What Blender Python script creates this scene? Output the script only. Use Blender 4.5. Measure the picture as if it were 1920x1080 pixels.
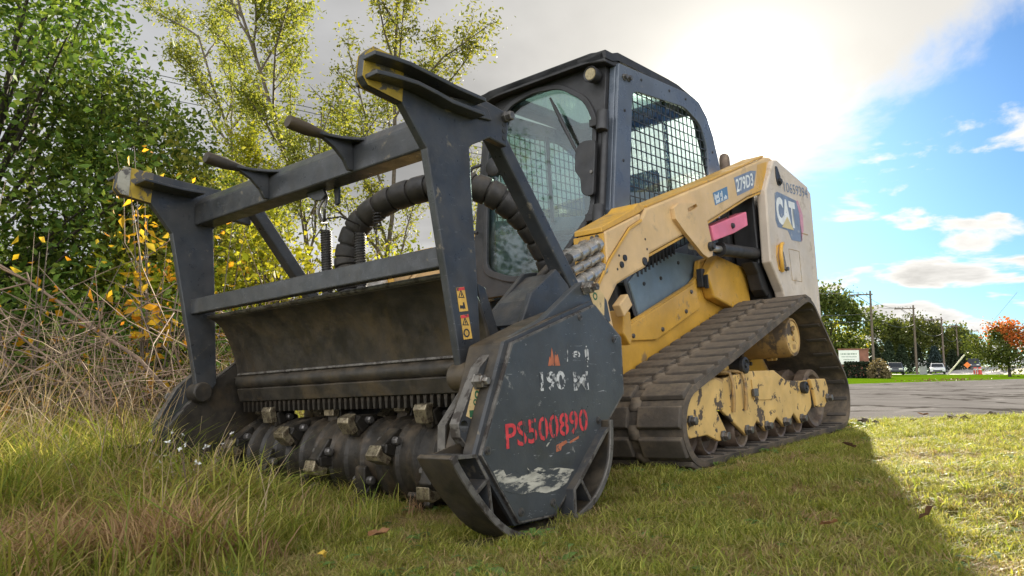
import bpy, math, random
import numpy as np
from mathutils import Matrix, Vector, Quaternion
random.seed(7); rng = np.random.default_rng(11)
for o in list(bpy.data.objects): bpy.data.objects.remove(o)
SC = bpy.context.scene; COL = SC.collection
RAD = math.radians

# ---------------------------------------------------------------- camera
CAM = Vector((3.53, 2.498, 0.36)); YAW = RAD(219.84); PITCH = RAD(6.195)
cd = bpy.data.cameras.new('camera'); cam = bpy.data.objects.new('camera', cd); COL.objects.link(cam)
cd.sensor_width = 36.0; cd.lens = 36.0*1446.4/1920; cd.clip_start = 0.05; cd.clip_end = 3000
fwd = Vector((math.cos(PITCH)*math.cos(YAW), math.cos(PITCH)*math.sin(YAW), math.sin(PITCH)))
cam.location = CAM; cam.rotation_euler = fwd.to_track_quat('-Z', 'Y').to_euler()
SC.camera = cam
# ---------------------------------------------------------------- light, sky, exposure
SUN_EL = RAD(18.0); SUN_AZ = RAD(-157.4)
SUN = Vector((math.cos(SUN_EL)*math.cos(SUN_AZ), math.cos(SUN_EL)*math.sin(SUN_AZ), math.sin(SUN_EL)))
SC.view_settings.view_transform = 'Standard'; SC.view_settings.look = 'None'
SC.view_settings.gamma = 1.0; SC.view_settings.exposure = 1.82
ld = bpy.data.lights.new('sun', 'SUN'); ld.energy = 5.0; ld.angle = RAD(1.2); ld.color = (1.0, 0.90, 0.74)
lo = bpy.data.objects.new('sun', ld); COL.objects.link(lo)
lo.rotation_euler = SUN.to_track_quat('Z', 'Y').to_euler(); lo.location = (0, 0, 8)

W = bpy.data.worlds.new('World'); SC.world = W; W.use_nodes = True
nt = W.node_tree; nt.nodes.clear()
class NT:
    """tiny node-graph helper"""
    def __init__(s, nt): s.nt = nt
    def n(s, t, ins=None, **kw):
        nd = s.nt.nodes.new(t)
        for k, v in kw.items(): setattr(nd, k, v)
        for k, v in (ins or {}).items():
            if isinstance(v, bpy.types.NodeSocket): s.nt.links.new(v, nd.inputs[k])
            else: nd.inputs[k].default_value = v
        return nd
    def m(s, op, a, b=0.0, c=0.0, clamp=False):
        nd = s.n('ShaderNodeMath', operation=op, use_clamp=clamp)
        for i, v in enumerate((a, b, c)):
            if isinstance(v, bpy.types.NodeSocket): s.nt.links.new(v, nd.inputs[i])
            else: nd.inputs[i].default_value = v
        return nd.outputs[0]
    def vm(s, op, a, b=(0, 0, 0)):
        nd = s.n('ShaderNodeVectorMath', operation=op)
        for i, v in enumerate((a, b)):
            if isinstance(v, bpy.types.NodeSocket): s.nt.links.new(v, nd.inputs[i])
            else: nd.inputs[i].default_value = v
        return nd.outputs['Value'] if op == 'DOT_PRODUCT' else nd.outputs[0]
    def mix(s, f, a, b, blend='MIX'):
        nd = s.n('ShaderNodeMix', data_type='RGBA', blend_type=blend, clamp_factor=True)
        for i, v in ((0, f), (6, a), (7, b)):
            if isinstance(v, bpy.types.NodeSocket): s.nt.links.new(v, nd.inputs[i])
            elif i == 0: nd.inputs[i].default_value = v
            else: nd.inputs[i].default_value = tuple(v)+((1,) if len(v) == 3 else ())
        return nd.outputs[2]
    def ramp(s, v, lo, hi, a=0.0, b=1.0, smooth=True):
        nd = s.n('ShaderNodeMapRange', interpolation_type='SMOOTHSTEP' if smooth else 'LINEAR')
        nd.inputs[1].default_value = lo; nd.inputs[2].default_value = hi
        nd.inputs[3].default_value = a; nd.inputs[4].default_value = b
        s.nt.links.new(v, nd.inputs[0]); return nd.outputs[0]
    def noise(s, vec, scale, detail=4, rough=.55, dist=0.0):
        nd = s.n('ShaderNodeTexNoise', {'Scale': scale, 'Detail': detail, 'Roughness': rough, 'Distortion': dist})
        if vec is not None: s.nt.links.new(vec, nd.inputs['Vector'])
        return nd.outputs[0]
g = NT(nt)
tc = g.n('ShaderNodeTexCoord').outputs['Generated']
dirv = g.vm('NORMALIZE', tc)
sep = g.n('ShaderNodeSeparateXYZ', {'Vector': dirv})
zc = g.m('ADD', g.m('MAXIMUM', sep.outputs[2], 0.0), 0.16)
cv = g.n('ShaderNodeCombineXYZ', {0: g.m('DIVIDE', sep.outputs[0], zc), 1: g.m('DIVIDE', sep.outputs[1], zc), 2: 0.0}).outputs[0]
sky = g.n('ShaderNodeTexSky', sky_type='NISHITA', sun_disc=False, sun_elevation=SUN_EL, sun_rotation=math.pi/2-SUN_AZ,
          altitude=200, air_density=1.0, dust_density=0.6, ozone_density=1.6)
n1 = g.noise(cv, 0.95, 9, .58, .35)
n2 = g.noise(g.vm('ADD', cv, (7.3, 2.1, 0)), 2.3, 9, .55, .25)
n3 = g.noise(g.vm('ADD', cv, (1.7, 9.4, 0)), .62, 5, .5, .3)
bank = g.vm('DOT_PRODUCT', dirv, (0.366, -0.259, 0.894))
bank = g.m('ADD', g.m('ADD', bank, .035), g.m('MULTIPLY', g.m('SUBTRACT', n1, .5), .36))
mask1 = g.ramp(bank, -0.005, 0.05)
cum = g.m('ADD', n2, g.ramp(sep.outputs[2], 0.02, 0.26, 0.09, -0.03))
mask2 = g.ramp(cum, 0.55, 0.635)
cover = g.m('MAXIMUM', mask1, mask2)
cosraw = g.vm('DOT_PRODUCT', dirv, tuple(SUN)); cosun = g.m('MAXIMUM', cosraw, 0.0)
gl1 = g.m('POWER', cosun, 9.0); gl2 = g.m('POWER', cosun, 150.0); gl3 = g.m('POWER', cosun, 700.0)
glow = g.m('ADD', g.m('MULTIPLY', gl1, .10), g.m('ADD', g.m('MULTIPLY', gl2, 1.7), g.m('MULTIPLY', gl3, 14.0)))
thick = g.ramp(g.m('ADD', g.m('MULTIPLY', n3, .7), g.m('MULTIPLY', n1, .3)), 0.38, 0.62, 1.25, 0.62)
front = g.ramp(cosraw, 0.35, -0.70, 1.0, 5.0)      # unseen clouds opposite the sun, boosted as fill for the shaded sides
cumc = g.ramp(cum, 0.56, 0.80, 3.1, 1.9)
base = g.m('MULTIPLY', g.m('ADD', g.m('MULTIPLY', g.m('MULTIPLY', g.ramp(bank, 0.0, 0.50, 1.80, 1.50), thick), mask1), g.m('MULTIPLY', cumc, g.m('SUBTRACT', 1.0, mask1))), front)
base = g.m('ADD', base, g.m('MULTIPLY', glow, g.m('MULTIPLY', g.ramp(n3, .40, .60, 1.0, .35), g.ramp(n1, .38, .62, 1.25, .40))))
cl = g.n('ShaderNodeVectorMath', {0: g.mix(g.m('MULTIPLY', gl1, 1.0), (0.97, 0.985, 1.02), (1.05, 1.0, .90)), 3: base}, operation='SCALE').outputs[0]
skyc = g.mix(1.0, sky.outputs[0], (0.100, 0.190, 0.32), 'MULTIPLY')
col = g.mix(cover, skyc, cl)
bg = g.n('ShaderNodeBackground', {'Color': col, 'Strength': 0.10})
g.n('ShaderNodeOutputWorld', {'Surface': bg.outputs[0]})

# ---------------------------------------------------------------- frames
# The loader stands on a lawn that falls away towards the scrub; MW maps machine axes (x forward, y left, z up) to the world.
MW = Matrix(((1.0, .007, .030, -.028), (-.005, .999, -.047, .042), (-.031, .047, .998, -.069), (0, 0, 0, 1)))
q_ = MW.to_quaternion().normalized(); MW = Matrix.Translation(MW.to_translation()) @ q_.to_matrix().to_4x4()
MWI = MW.inverted()
_n = (MW.to_3x3() @ Vector((0, 0, 1))); _p = MW.to_translation()
def sm(a, b, x):
    t = np.clip((np.asarray(x, float)-a)/(b-a), 0, 1); return t*t*(3-2*t)
# near kerbless edge of the car park: line through E0 with unit normal EN (pointing to the car park)
E0 = np.array((-2.62, 1.0)); ED = np.array((-.50, .866)); EN = np.array((-.866, -.50))
def edge_s(x, y): return (np.asarray(x)-E0[0])*EN[0]+(np.asarray(y)-E0[1])*EN[1]
def wob(x, y, s=1.0, k=0):
    x = np.asarray(x)*s; y = np.asarray(y)*s
    return (np.sin(1.7*x+.9*y+k)+np.sin(-1.1*x+2.3*y+1.3*k+1)+np.sin(2.9*x-1.6*y+2+k)+np.sin(3.7*x+3.1*y+.5*k))/4
def ground_z(x, y):
    x = np.asarray(x, float); y = np.asarray(y, float)
    zp = _p.z-(_n.x*(x-_p.x)+_n.y*(y-_p.y))/_n.z
    zp = zp-.035*sm(.7, 1.3, x)*sm(6.5, 4.5, x)
    zp = np.maximum(zp, -.42+.1*zp)
    zp = zp+.012*wob(x, y, 2.2)*sm(.5, 1.5, np.hypot(x-1, y-.6)-1.2)
    w = sm(-.9, .1, edge_s(x, y))*sm(-2.6, -.6, (x-E0[0])*ED[0]+(y-E0[1])*ED[1])
    far = sm(9, 16, np.hypot(x, y))
    return zp*(1-np.maximum(w, far))-.012*np.maximum(w, far)

# ---------------------------------------------------------------- materials
MATS = {}
def mat(name, col, rough=.5, metal=0.0, var=.15, vscale=6.0, col2=None, mask=(.52, .60), mscale=9.0, bump=0.0, bscale=60.0, dust=0.0, spec=.5, stretch=None, rough2=None, scr=0.0):
    if name in MATS: return MATS[name]
    m = bpy.data.materials.new(name); m.use_nodes = True; m.node_tree.nodes.clear(); k = NT(m.node_tree)
    tc = k.n('ShaderNodeTexCoord').outputs['Object']; vec = tc
    if stretch: vec = k.vm('MULTIPLY', tc, stretch)
    nz = k.noise(vec, vscale, 5, .6)
    dark = tuple(c*(1-var) for c in col[:3]); lite = tuple(min(1, c*(1+var)) for c in col[:3])
    c = k.mix(k.ramp(nz, .3, .7), dark, lite)
    rgh = k.ramp(k.noise(vec, vscale*2.3, 4, .6), .25, .75, max(0, rough-.10), min(1, rough+.12))
    if col2:
        mk = k.ramp(k.noise(vec, mscale, 7, .66, .3), mask[0], mask[1]); c = k.mix(mk, c, col2)
        if rough2 is not None: rgh = k.m('ADD', rgh, k.m('MULTIPLY', mk, rough2-rough), clamp=True)
    if scr:
        sv = k.vm('MULTIPLY', tc, (9.0, 9.0, 70.0)); s1 = k.ramp(k.noise(sv, 1.3, 3, .7, 1.8), .665, .70)
        c = k.mix(k.m('MULTIPLY', s1, scr), c, (.33, .33, .33))
    if dust:
        up = k.n('ShaderNodeSeparateXYZ', {'Vector': k.n('ShaderNodeNewGeometry').outputs['Normal']}).outputs[2]
        dm = k.m('MULTIPLY', k.m('ADD', k.ramp(up, .2, .95, .25, 1.0), 0), k.ramp(k.noise(tc, 14, 6, .65), .34, .72))
        c = k.mix(k.m('MULTIPLY', dm, dust), c, (.24, .185, .12)); rgh = k.m('ADD', rgh, k.m('MULTIPLY', dm, dust*.5), clamp=True)
    b = k.n('ShaderNodeBsdfPrincipled', {'Base Color': c, 'Roughness': rgh, 'Metallic': metal, 'Specular IOR Level': spec})
    if bump:
        bn = k.n('ShaderNodeBump', {'Strength': bump, 'Distance': .004, 'Height': k.noise(vec, bscale, 5, .6)})
        m.node_tree.links.new(bn.outputs[0], b.inputs['Normal'])
    k.n('ShaderNodeOutputMaterial', {'Surface': b.outputs[0]})
    MATS[name] = m; return m
def leaf_mat(name, cols, trans=.45, rough=.5):
    if name in MATS: return MATS[name]
    m = bpy.data.materials.new(name); m.use_nodes = True; m.node_tree.nodes.clear(); k = NT(m.node_tree)
    ri = k.n('ShaderNodeNewGeometry').outputs['Random Per Island']
    cr = k.n('ShaderNodeValToRGB', {'Fac': ri}); el = cr.color_ramp.elements
    while len(el) < len(cols): el.new(.5)
    for i, c in enumerate(cols): el[i].position = i/max(1, len(cols)-1); el[i].color = tuple(c)+(1,)
    oi = k.n('ShaderNodeObjectInfo').outputs['Random']
    hs = k.n('ShaderNodeHueSaturation', {'Color': cr.outputs[0], 'Value': k.ramp(oi, 0, 1, .75, 1.25, False), 'Hue': k.ramp(oi, 0, 1, .49, .51, False)})
    d = k.n('ShaderNodeBsdfPrincipled', {'Base Color': hs.outputs[0], 'Roughness': max(rough, .6), 'Specular IOR Level': .18})
    t = k.n('ShaderNodeBsdfTranslucent', {'Color': k.mix(.35, hs.outputs[0], (.55, .55, .05), 'OVERLAY')})
    mx = k.n('ShaderNodeMixShader', {0: trans, 1: d.outputs[0], 2: t.outputs[0]})
    k.n('ShaderNodeOutputMaterial', {'Surface': mx.outputs[0]}); MATS[name] = m; return m
def glass_mat(name, tint, refl=.10, dirt=.12):
    m = bpy.data.materials.new(name); m.use_nodes = True; m.node_tree.nodes.clear(); k = NT(m.node_tree)
    tc = k.n('ShaderNodeTexCoord').outputs['Object']
    t = k.n('ShaderNodeBsdfTransparent', {'Color': tint+(1,)}); gl = k.n('ShaderNodeBsdfGlossy', {'Roughness': .04, 'Color': (.9, .95, 1, 1)})
    df = k.n('ShaderNodeBsdfDiffuse', {'Color': (.45, .42, .36, 1)})
    fa = k.n('ShaderNodeLayerWeight', {'Blend': .5}).outputs['Facing']; fr = k.m('ADD', .04, k.m('MULTIPLY', k.m('POWER', fa, 5.0), .8))
    m1 = k.n('ShaderNodeMixShader', {0: k.m('ADD', fr, refl*.3), 1: t.outputs[0], 2: gl.outputs[0]})
    m2 = k.n('ShaderNodeMixShader', {0: k.m('MULTIPLY', k.ramp(k.noise(tc, 7, 6, .65), .35, .8), dirt), 1: m1.outputs[0], 2: df.outputs[0]})
    k.n('ShaderNodeOutputMaterial', {'Surface': m2.outputs[0]}); MATS[name] = m; return m
BLACK = mat('black_paint', (.036, .039, .043), .34, 0, .25, 9, col2=(.15, .13, .10), mask=(.63, .70), mscale=16, bump=.15, bscale=90, dust=.28, rough2=.7, scr=.25)
COVER = mat('cover_paint', (.046, .051, .055), .36, 0, .22, 5, col2=(.20, .195, .18), mask=(.65, .70), mscale=15, bump=.14, bscale=70, dust=.12, scr=.8)
HULL = mat('dirty_black_steel', (.024, .020, .015), .52, 0, .35, 7, col2=(.060, .042, .022), mask=(.45, .68), mscale=5, bump=.3, bscale=50, dust=.30)
STEEL = mat('worn_steel', (.26, .24, .21), .38, .75, .35, 22, col2=(.09, .065, .045), mask=(.5, .62), mscale=30, bump=.25, bscale=110)
EDGE = mat('rubbed_edge_steel', (.14, .128, .112), .5, .4, .3, 22, col2=(.055, .045, .038), mask=(.5, .60), mscale=26, bump=.2, bscale=110)
BOLT = mat('bolt_steel', (.14, .13, .12), .4, .7, .3, 40)
ROTOR = mat('rotor_steel', (.020, .017, .013), .48, .3, .35, 10, col2=(.060, .044, .028), mask=(.48, .66), mscale=9, bump=.6, bscale=45, dust=.25)
TIP = mat('bright_tooth_tip', (.24, .20, .13), .32, .6, .3, 40, col2=(.12, .09, .06), mask=(.52, .60), mscale=50, bump=.3)
HORN = mat('scuffed_yellow_paint', (.44, .30, .035), .55, 0, .25, 14, col2=(.10, .09, .08), mask=(.50, .56), mscale=14, bump=.2, rough2=.6)
HORNW = mat('scuffed_pale_paint', (.36, .34, .27), .6, 0, .25, 14, col2=(.10, .09, .08), mask=(.50, .58), mscale=18, bump=.2)
YEL = mat('machine_yellow', (.60, .33, .045), .34, 0, .14, 5, col2=(.28, .18, .08), mask=(.56, .70), mscale=10, bump=.07, dust=.42, scr=.25)
ARM = mat('faded_arm_yellow', (.64, .43, .205), .42, 0, .10, 4, col2=(.40, .28, .16), mask=(.54, .72), mscale=9, bump=.07, dust=.32, scr=.35)
TOWER = mat('faded_skylit_paint', (.56, .475, .385), .45, 0, .10, 4, col2=(.36, .28, .19), mask=(.53, .72), mscale=8, bump=.07, dust=.30, scr=.35)  # faded dusty paint, with reflected skylight mixed into its pale base colour
FRAMEY = mat('chipped_yellow', (.62, .40, .13), .5, 0, .14, 6, col2=(.085, .062, .045), mask=(.555, .585), mscale=8.5, bump=.12, dust=.35, rough2=.8)
BROWNY = mat('mud_brown_yellow', (.36, .22, .075), .55, 0, .25, 8, col2=(.10, .07, .045), mask=(.5, .62), mscale=9, dust=.5)
RUBBER = mat('track_rubber', (.056, .046, .037), .78, 0, .3, 8, col2=(.18, .135, .09), mask=(.44, .72), mscale=6, bump=.5, bscale=70, dust=.6)
RUBIN = mat('track_rubber_inner', (.045, .040, .036), .8, 0, .3, 8, col2=(.12, .095, .07), mask=(.5, .75), mscale=5, bump=.4, bscale=50, dust=.5)
WHEEL = mat('roller_steel', (.125, .088, .064), .5, .3, .3, 14, col2=(.22, .165, .11), mask=(.5, .68), mscale=11, bump=.2, dust=.4)
CABP = mat('cab_paint', (.095, .112, .140), .32, 0, .15, 4, col2=(.14, .14, .14), mask=(.64, .74), mscale=11, bump=.05, scr=.25)
CABD = mat('cab_dark_plastic', (.020, .020, .022), .5, 0, .3, 8, bump=.15, bscale=120, dust=.15)
PANEL = mat('side_panel_paint', (.165, .225, .275), .38, 0, .15, 5, col2=(.20, .20, .19), mask=(.64, .72), mscale=12, dust=.15, scr=.3)
HOSE = mat('hose_wrap', (.022, .020, .019), .55, 0, .3, 12, bump=.2, dust=.45)
PINK = mat('pink_plastic', (.72, .17, .26), .45, 0, .12, 8, col2=(.55, .12, .18), mask=(.6, .7), dust=.2)
CHROME = mat('dusty_fitting_steel', (.50, .47, .43), .33, .8, .25, 30, col2=(.55, .52, .48), mask=(.5, .6), mscale=40, dust=.3)
RED = mat('red_stencil_paint', (.55, .045, .05), .6, 0, .2, 30, col2=(.10, .05, .05), mask=(.55, .63), mscale=38)
WHITEP = mat('worn_white_print', (.50, .50, .48), .6, 0, .2, 30, col2=(.06, .065, .07), mask=(.47, .54), mscale=42)
WHITEC = mat('white_decal', (.72, .73, .72), .5, 0, .1, 20, col2=(.45, .45, .44), mask=(.6, .7), mscale=40)
NAVY = mat('navy_decal', (.17, .21, .29), .5, 0, .15, 12, col2=(.36, .36, .37), mask=(.56, .68), mscale=25)
PINKD = mat('pink_decal', (.52, .24, .30), .5, 0, .15, 12, col2=(.5, .4, .38), mask=(.56, .66), mscale=25)
YELD = mat('yellow_decal', (.62, .50, .25), .5, 0, .1)
BLUED = mat('blue_sticker', (.10, .20, .33), .5, 0, .15, 16, col2=(.35, .4, .45), mask=(.64, .7), mscale=40)
STICK = mat('yellow_sticker', (.60, .36, .07), .5, 0, .15, 20, col2=(.16, .13, .09), mask=(.60, .66), mscale=50)
STICKT = mat('tan_sticker', (.58, .42, .20), .5, 0, .15, 20, col2=(.3, .22, .12), mask=(.60, .68), mscale=50)
INK = mat('sticker_ink', (.03, .03, .03), .6)
GREENI = mat('green_ink', (.03, .12, .05), .6)
ORANGED = mat('orange_decal', (.42, .13, .06), .6, 0, .2, 30, col2=(.06, .06, .06), mask=(.55, .62), mscale=45)
MUD = mat('pale_scrape', (.40, .38, .31), .8, 0, .25, 25, col2=(.05, .055, .055), mask=(.44, .54), mscale=20, stretch=(.7, 1, 2.4))
SCREEN = mat('screen_wire', (.03, .032, .036), .45)
AMBER = mat('lamp_lens', (.30, .24, .12), .25, 0, .25, 60)
SEATM = mat('seat_vinyl', (.025, .025, .026), .6, 0, .2, 10, bump=.2)
GLASS = glass_mat('tinted_glass', (.58, .69, .67), .10, .08)
GLASSR = glass_mat('rear_glass', (.80, .90, .88), .06, .08)

# ---------------------------------------------------------------- mesh helpers
def tagit(o, label=None, cat=None, group=None, kind=None):
    if label: o['label'] = label
    if cat: o['category'] = cat
    if group: o['group'] = group
    if kind: o['kind'] = kind
    return o
def empty(name, M, label, cat, group=None):
    o = bpy.data.objects.new(name, None); COL.objects.link(o); o.matrix_world = M; o.empty_display_size = .2
    return tagit(o, label, cat, group)
def area2(p): return sum(p[i][0]*p[(i+1) % len(p)][1]-p[(i+1) % len(p)][0]*p[i][1] for i in range(len(p)))
def ray_hit(poly, c, a):
    dx, dy = math.cos(a), math.sin(a); best = None
    for i in range(len(poly)):
        x1, y1 = poly[i][0]-c[0], poly[i][1]-c[1]; x2, y2 = poly[(i+1) % len(poly)][0]-c[0], poly[(i+1) % len(poly)][1]-c[1]
        ex, ey = x2-x1, y2-y1; den = dx*ey-dy*ex
        if abs(den) < 1e-9: continue
        t = (x1*ey-y1*ex)/den; u = (x1*dy-y1*dx)/den
        if t > 0 and -1e-6 <= u <= 1+1e-6 and (best is None or t > best): best = t
    return (c[0]+dx*best, c[1]+dy*best) if best else None
def rounded(poly, r, k=4):
    out = []
    n = len(poly)
    for i in range(n):
        p0, p1, p2 = (Vector(poly[(i+d) % n]) for d in (-1, 0, 1))
        a = (p0-p1); b = (p2-p1); d = min(r, a.length*.45, b.length*.45)
        A = p1+a.normalized()*d; Bq = p1+b.normalized()*d
        for j in range(k+1):
            t = j/k; out.append(tuple(A*(1-t)**2+p1*2*t*(1-t)+Bq*t*t))
    return out
class B:
    def __init__(s): s.v = []; s.f = []
    def add(s, vs, fs):
        o = len(s.v); s.v += [tuple(v) for v in vs]; s.f += [tuple(i+o for i in f) for f in fs]; return s
    def box(s, x0, x1, y0, y1, z0, z1, M=None):
        vs = [Vector((x, y, z)) for x in (x0, x1) for y in (y0, y1) for z in (z0, z1)]
        if M: vs = [M @ v for v in vs]
        return s.add(vs, [(0, 1, 3, 2), (4, 6, 7, 5), (0, 4, 5, 1), (2, 3, 7, 6), (0, 2, 6, 4), (1, 5, 7, 3)])
    def prism(s, pts, a0, a1, axis='y', fn=None):
        """outline in the two other axes, extruded along axis"""
        if area2(pts) < 0: pts = pts[::-1]
        n = len(pts)
        def P(p, a): return {'y': (p[0], a, p[1]), 'x': (a, p[0], p[1]), 'z': (p[0], p[1], a)}[axis]
        vs = [P(p, a0) for p in pts]+[P(p, a1) for p in pts]
        if fn: vs = [fn(v) for v in vs]
        fs = [tuple(range(n)), tuple(range(2*n-1, n-1, -1))]+[(i, i+n, (i+1) % n+n, (i+1) % n) for i in range(n)]
        if axis != 'y': fs = [f[::-1] for f in fs]
        return s.add(vs, fs)
    def ring(s, outer, inner, a0, a1, axis='y', n=28, c=None, fn=None):
        if c is None: c = (sum(p[0] for p in inner)/len(inner), sum(p[1] for p in inner)/len(inner))
        an = sorted({round(math.atan2(p[1]-c[1], p[0]-c[0]), 5) for p in list(outer)+list(inner)} | {round(-math.pi+2*math.pi*i/n+.003, 5) for i in range(n)})
        O = [ray_hit(outer, c, a) for a in an]; I = [ray_hit(inner, c, a) for a in an]; k = len(an)
        def P(p, a): return {'y': (p[0], a, p[1]), 'x': (a, p[0], p[1]), 'z': (p[0], p[1], a)}[axis]
        vs = [P(p, a0) for p in O]+[P(p, a0) for p in I]+[P(p, a1) for p in O]+[P(p, a1) for p in I]
        if fn: vs = [fn(v) for v in vs]
        fs = []
        for i in range(k):
            j = (i+1) % k
            fs += [(i, j, k+j, k+i), (2*k+i, 3*k+i, 3*k+j, 2*k+j), (i, 2*k+i, 2*k+j, j), (k+i, k+j, 3*k+j, 3*k+i)]
        return s.add(vs, fs)
    def tube(s, path, r, n=10, caps=True):
        path = [Vector(p) for p in path]; rs = r if isinstance(r, (list, tuple)) else [r]*len(path)
        up = None; vs = []; fs = []; k = len(path)
        for i, p in enumerate(path):
            d = (path[min(i+1, k-1)]-path[max(i-1, 0)]).normalized()
            if up is None:
                up = d.orthogonal().normalized()
            up = (up-d*up.dot(d)).normalized(); w = d.cross(up)
            for j in range(n):
                a = 2*math.pi*j/n; vs.append(p+(up*math.cos(a)+w*math.sin(a))*rs[i])
        for i in range(k-1):
            for j in range(n):
                fs.append((i*n+j, i*n+(j+1) % n, (i+1)*n+(j+1) % n, (i+1)*n+j))
        if caps: fs += [tuple(range(n))[::-1], tuple(range((k-1)*n, k*n))]
        return s.add(vs, fs)
    def lathe(s, prof, o, ax='y', n=28):
        """prof: list of (offset along axis, radius)"""
        vs = []; fs = []; k = len(prof)
        for a, r in prof:
            for j in range(n):
                t = 2*math.pi*j/n; c, q = r*math.cos(t), r*math.sin(t)
                vs.append({'y': (o[0]+c, o[1]+a, o[2]+q), 'x': (o[0]+a, o[1]+c, o[2]+q), 'z': (o[0]+c, o[1]+q, o[2]+a)}[ax])
        for i in range(k-1):
            for j in range(n): fs.append((i*n+j, (i+1)*n+j, (i+1)*n+(j+1) % n, i*n+(j+1) % n))
        fs += [tuple(range(n)), tuple(range((k-1)*n, k*n))[::-1]]
        return s.add(vs, fs)
    def wall(s, path, y0, y1, t):
        """plate of thickness t following an (x,z) path, from y0 to y1"""
        P = [Vector((p[0], p[1])) for p in path]; L = []; R = []
        for i in range(len(P)):
            d = (P[min(i+1, len(P)-1)]-P[max(i-1, 0)]).normalized(); nn = Vector((-d.y, d.x))*t/2
            L.append(P[i]+nn); R.append(P[i]-nn)
        return s.prism_q(L, R, y0, y1)
    def prism_q(s, L, R, y0, y1):
        k = len(L); vs = [(p.x, y, p.y) for y in (y0, y1) for S in (L, R) for p in S]; fs = []
        for i in range(k-1):
            fs += [(i, i+1, k+i+1, k+i), (2*k+i, 3*k+i, 3*k+i+1, 2*k+i+1), (i, 2*k+i, 2*k+i+1, i+1), (k+i, k+i+1, 3*k+i+1, 3*k+i)]
        fs += [(0, k, 3*k, 2*k), (k-1, 3*k-1, 4*k-1, 2*k-1)]
        return s.add(vs, fs)
    def build(s, name, m, parent=None, off=(0, 0, 0), mirror=False, bevel=0, smooth=None, seg=2):
        vs = s.v
        me = bpy.data.meshes.new(name)
        if mirror: vs = [(x, -y, z) for x, y, z in vs]
        vs = [(x-off[0], y-off[1], z-off[2]) for x, y, z in vs]
        me.from_pydata(vs, [], s.f); me.materials.append(m)
        import bmesh
        bm = bmesh.new(); bm.from_mesh(me); bmesh.ops.recalc_face_normals(bm, faces=bm.faces); bm.to_mesh(me); bm.free()
        if smooth is not None:
            me.polygons.foreach_set('use_smooth', [True]*len(me.polygons)); me.set_sharp_from_angle(angle=RAD(smooth))
        o = bpy.data.objects.new(name, me); COL.objects.link(o)
        if parent: o.parent = parent
        if bevel:
            b = o.modifiers.new('bevel', 'BEVEL'); b.width = bevel; b.segments = seg; b.limit_method = 'ANGLE'; b.angle_limit = RAD(35)
        return o
def np_mesh(name, V, F, m, parent=None, k=None):
    """V (n,3), F (m,k) arrays"""
    me = bpy.data.meshes.new(name); V = np.asarray(V, np.float32); F = np.asarray(F, np.int32); k = F.shape[1]
    me.vertices.add(len(V)); me.vertices.foreach_set('co', V.ravel())
    me.loops.add(F.size); me.loops.foreach_set('vertex_index', F.ravel())
    me.polygons.add(len(F)); me.polygons.foreach_set('loop_start', np.arange(0, F.size, k, dtype=np.int32))
    me.update(calc_edges=True); me.validate(); me.materials.append(m)
    o = bpy.data.objects.new(name, me); COL.objects.link(o)
    if parent: o.parent = parent
    return o
def copy_tree(o, parent=None):
    c = o.copy(); COL.objects.link(c)
    if parent: c.parent = parent; c.matrix_parent_inverse = o.matrix_parent_inverse.copy()
    for ch in o.children: copy_tree(ch, c)
    return c
TXT = {}
def text(name, s, org, w, h, m, parent, off=(0, 0, 0), slant=0.0, rise=0.0, side=1, xdir=(-1, 0, 0), bold=0.0, thick=.0015):
    """flat lettering on a plane facing +y (side=1): org = lower left corner, reading towards -x"""
    cu = bpy.data.curves.new(name, 'FONT'); cu.body = s; cu.offset = bold; cu.resolution_u = 3
    t = bpy.data.objects.new(name, cu); COL.objects.link(t)
    dg = bpy.context.evaluated_depsgraph_get(); me = bpy.data.meshes.new_from_object(t.evaluated_get(dg))
    bpy.data.objects.remove(t)
    co = np.array([v.co[:] for v in me.vertices]); lo = co.min(0); hi = co.max(0)
    u = (co[:, 0]-lo[0])/(hi[0]-lo[0]); vv = (co[:, 1]-lo[1])/(hi[1]-lo[1])
    xd = Vector(xdir)
    for i, v in enumerate(me.vertices):
        p = Vector(org)+xd*(u[i]*w+slant*vv[i]*h)+Vector((0, 0, 1))*(vv[i]*h+rise*u[i]); v.co = p-Vector(off)
    me.materials.clear(); me.materials.append(m)
    o = bpy.data.objects.new(name, me); COL.objects.link(o); o.parent = parent
    return o

# ================================================================ GROUND, CAR PARK
def ground_mat():
    m = bpy.data.materials.new('lawn_soil'); m.use_nodes = True; m.node_tree.nodes.clear(); k = NT(m.node_tree)
    p = k.n('ShaderNodeNewGeometry').outputs['Position']
    a = k.ramp(k.noise(p, 2.2, 6, .6), .35, .68); b = k.noise(p, 45, 4, .7)
    c = k.mix(a, (.060, .072, .022), (.105, .078, .042)); c = k.mix(k.ramp(b, .35, .7), c, (.14, .135, .045))
    d = k.n('ShaderNodeVectorMath', {0: p, 1: (0, 0, 0)}, operation='DISTANCE').outputs['Value']
    c = k.mix(k.ramp(d, 9, 16), c, k.mix(k.noise(p, 1.2, 4), (.060, .125, .004), (.095, .155, .007)))
    bs = k.n('ShaderNodeBsdfPrincipled', {'Base Color': c, 'Roughness': 1.0, 'Specular IOR Level': .0})
    bn = k.n('ShaderNodeBump', {'Strength': .6, 'Distance': .02, 'Height': b}); m.node_tree.links.new(bn.outputs[0], bs.inputs['Normal'])
    k.n('ShaderNodeOutputMaterial', {'Surface': bs.outputs[0]}); return m
def axis_pts(c): 
    a = [0.0]
    st = .09
    while a[-1] < 1500: a.append(a[-1]+st); st = st if a[-1] < 6 else st*1.13
    a = np.array(a); return np.concatenate([-a[:0:-1], a])+c
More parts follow.
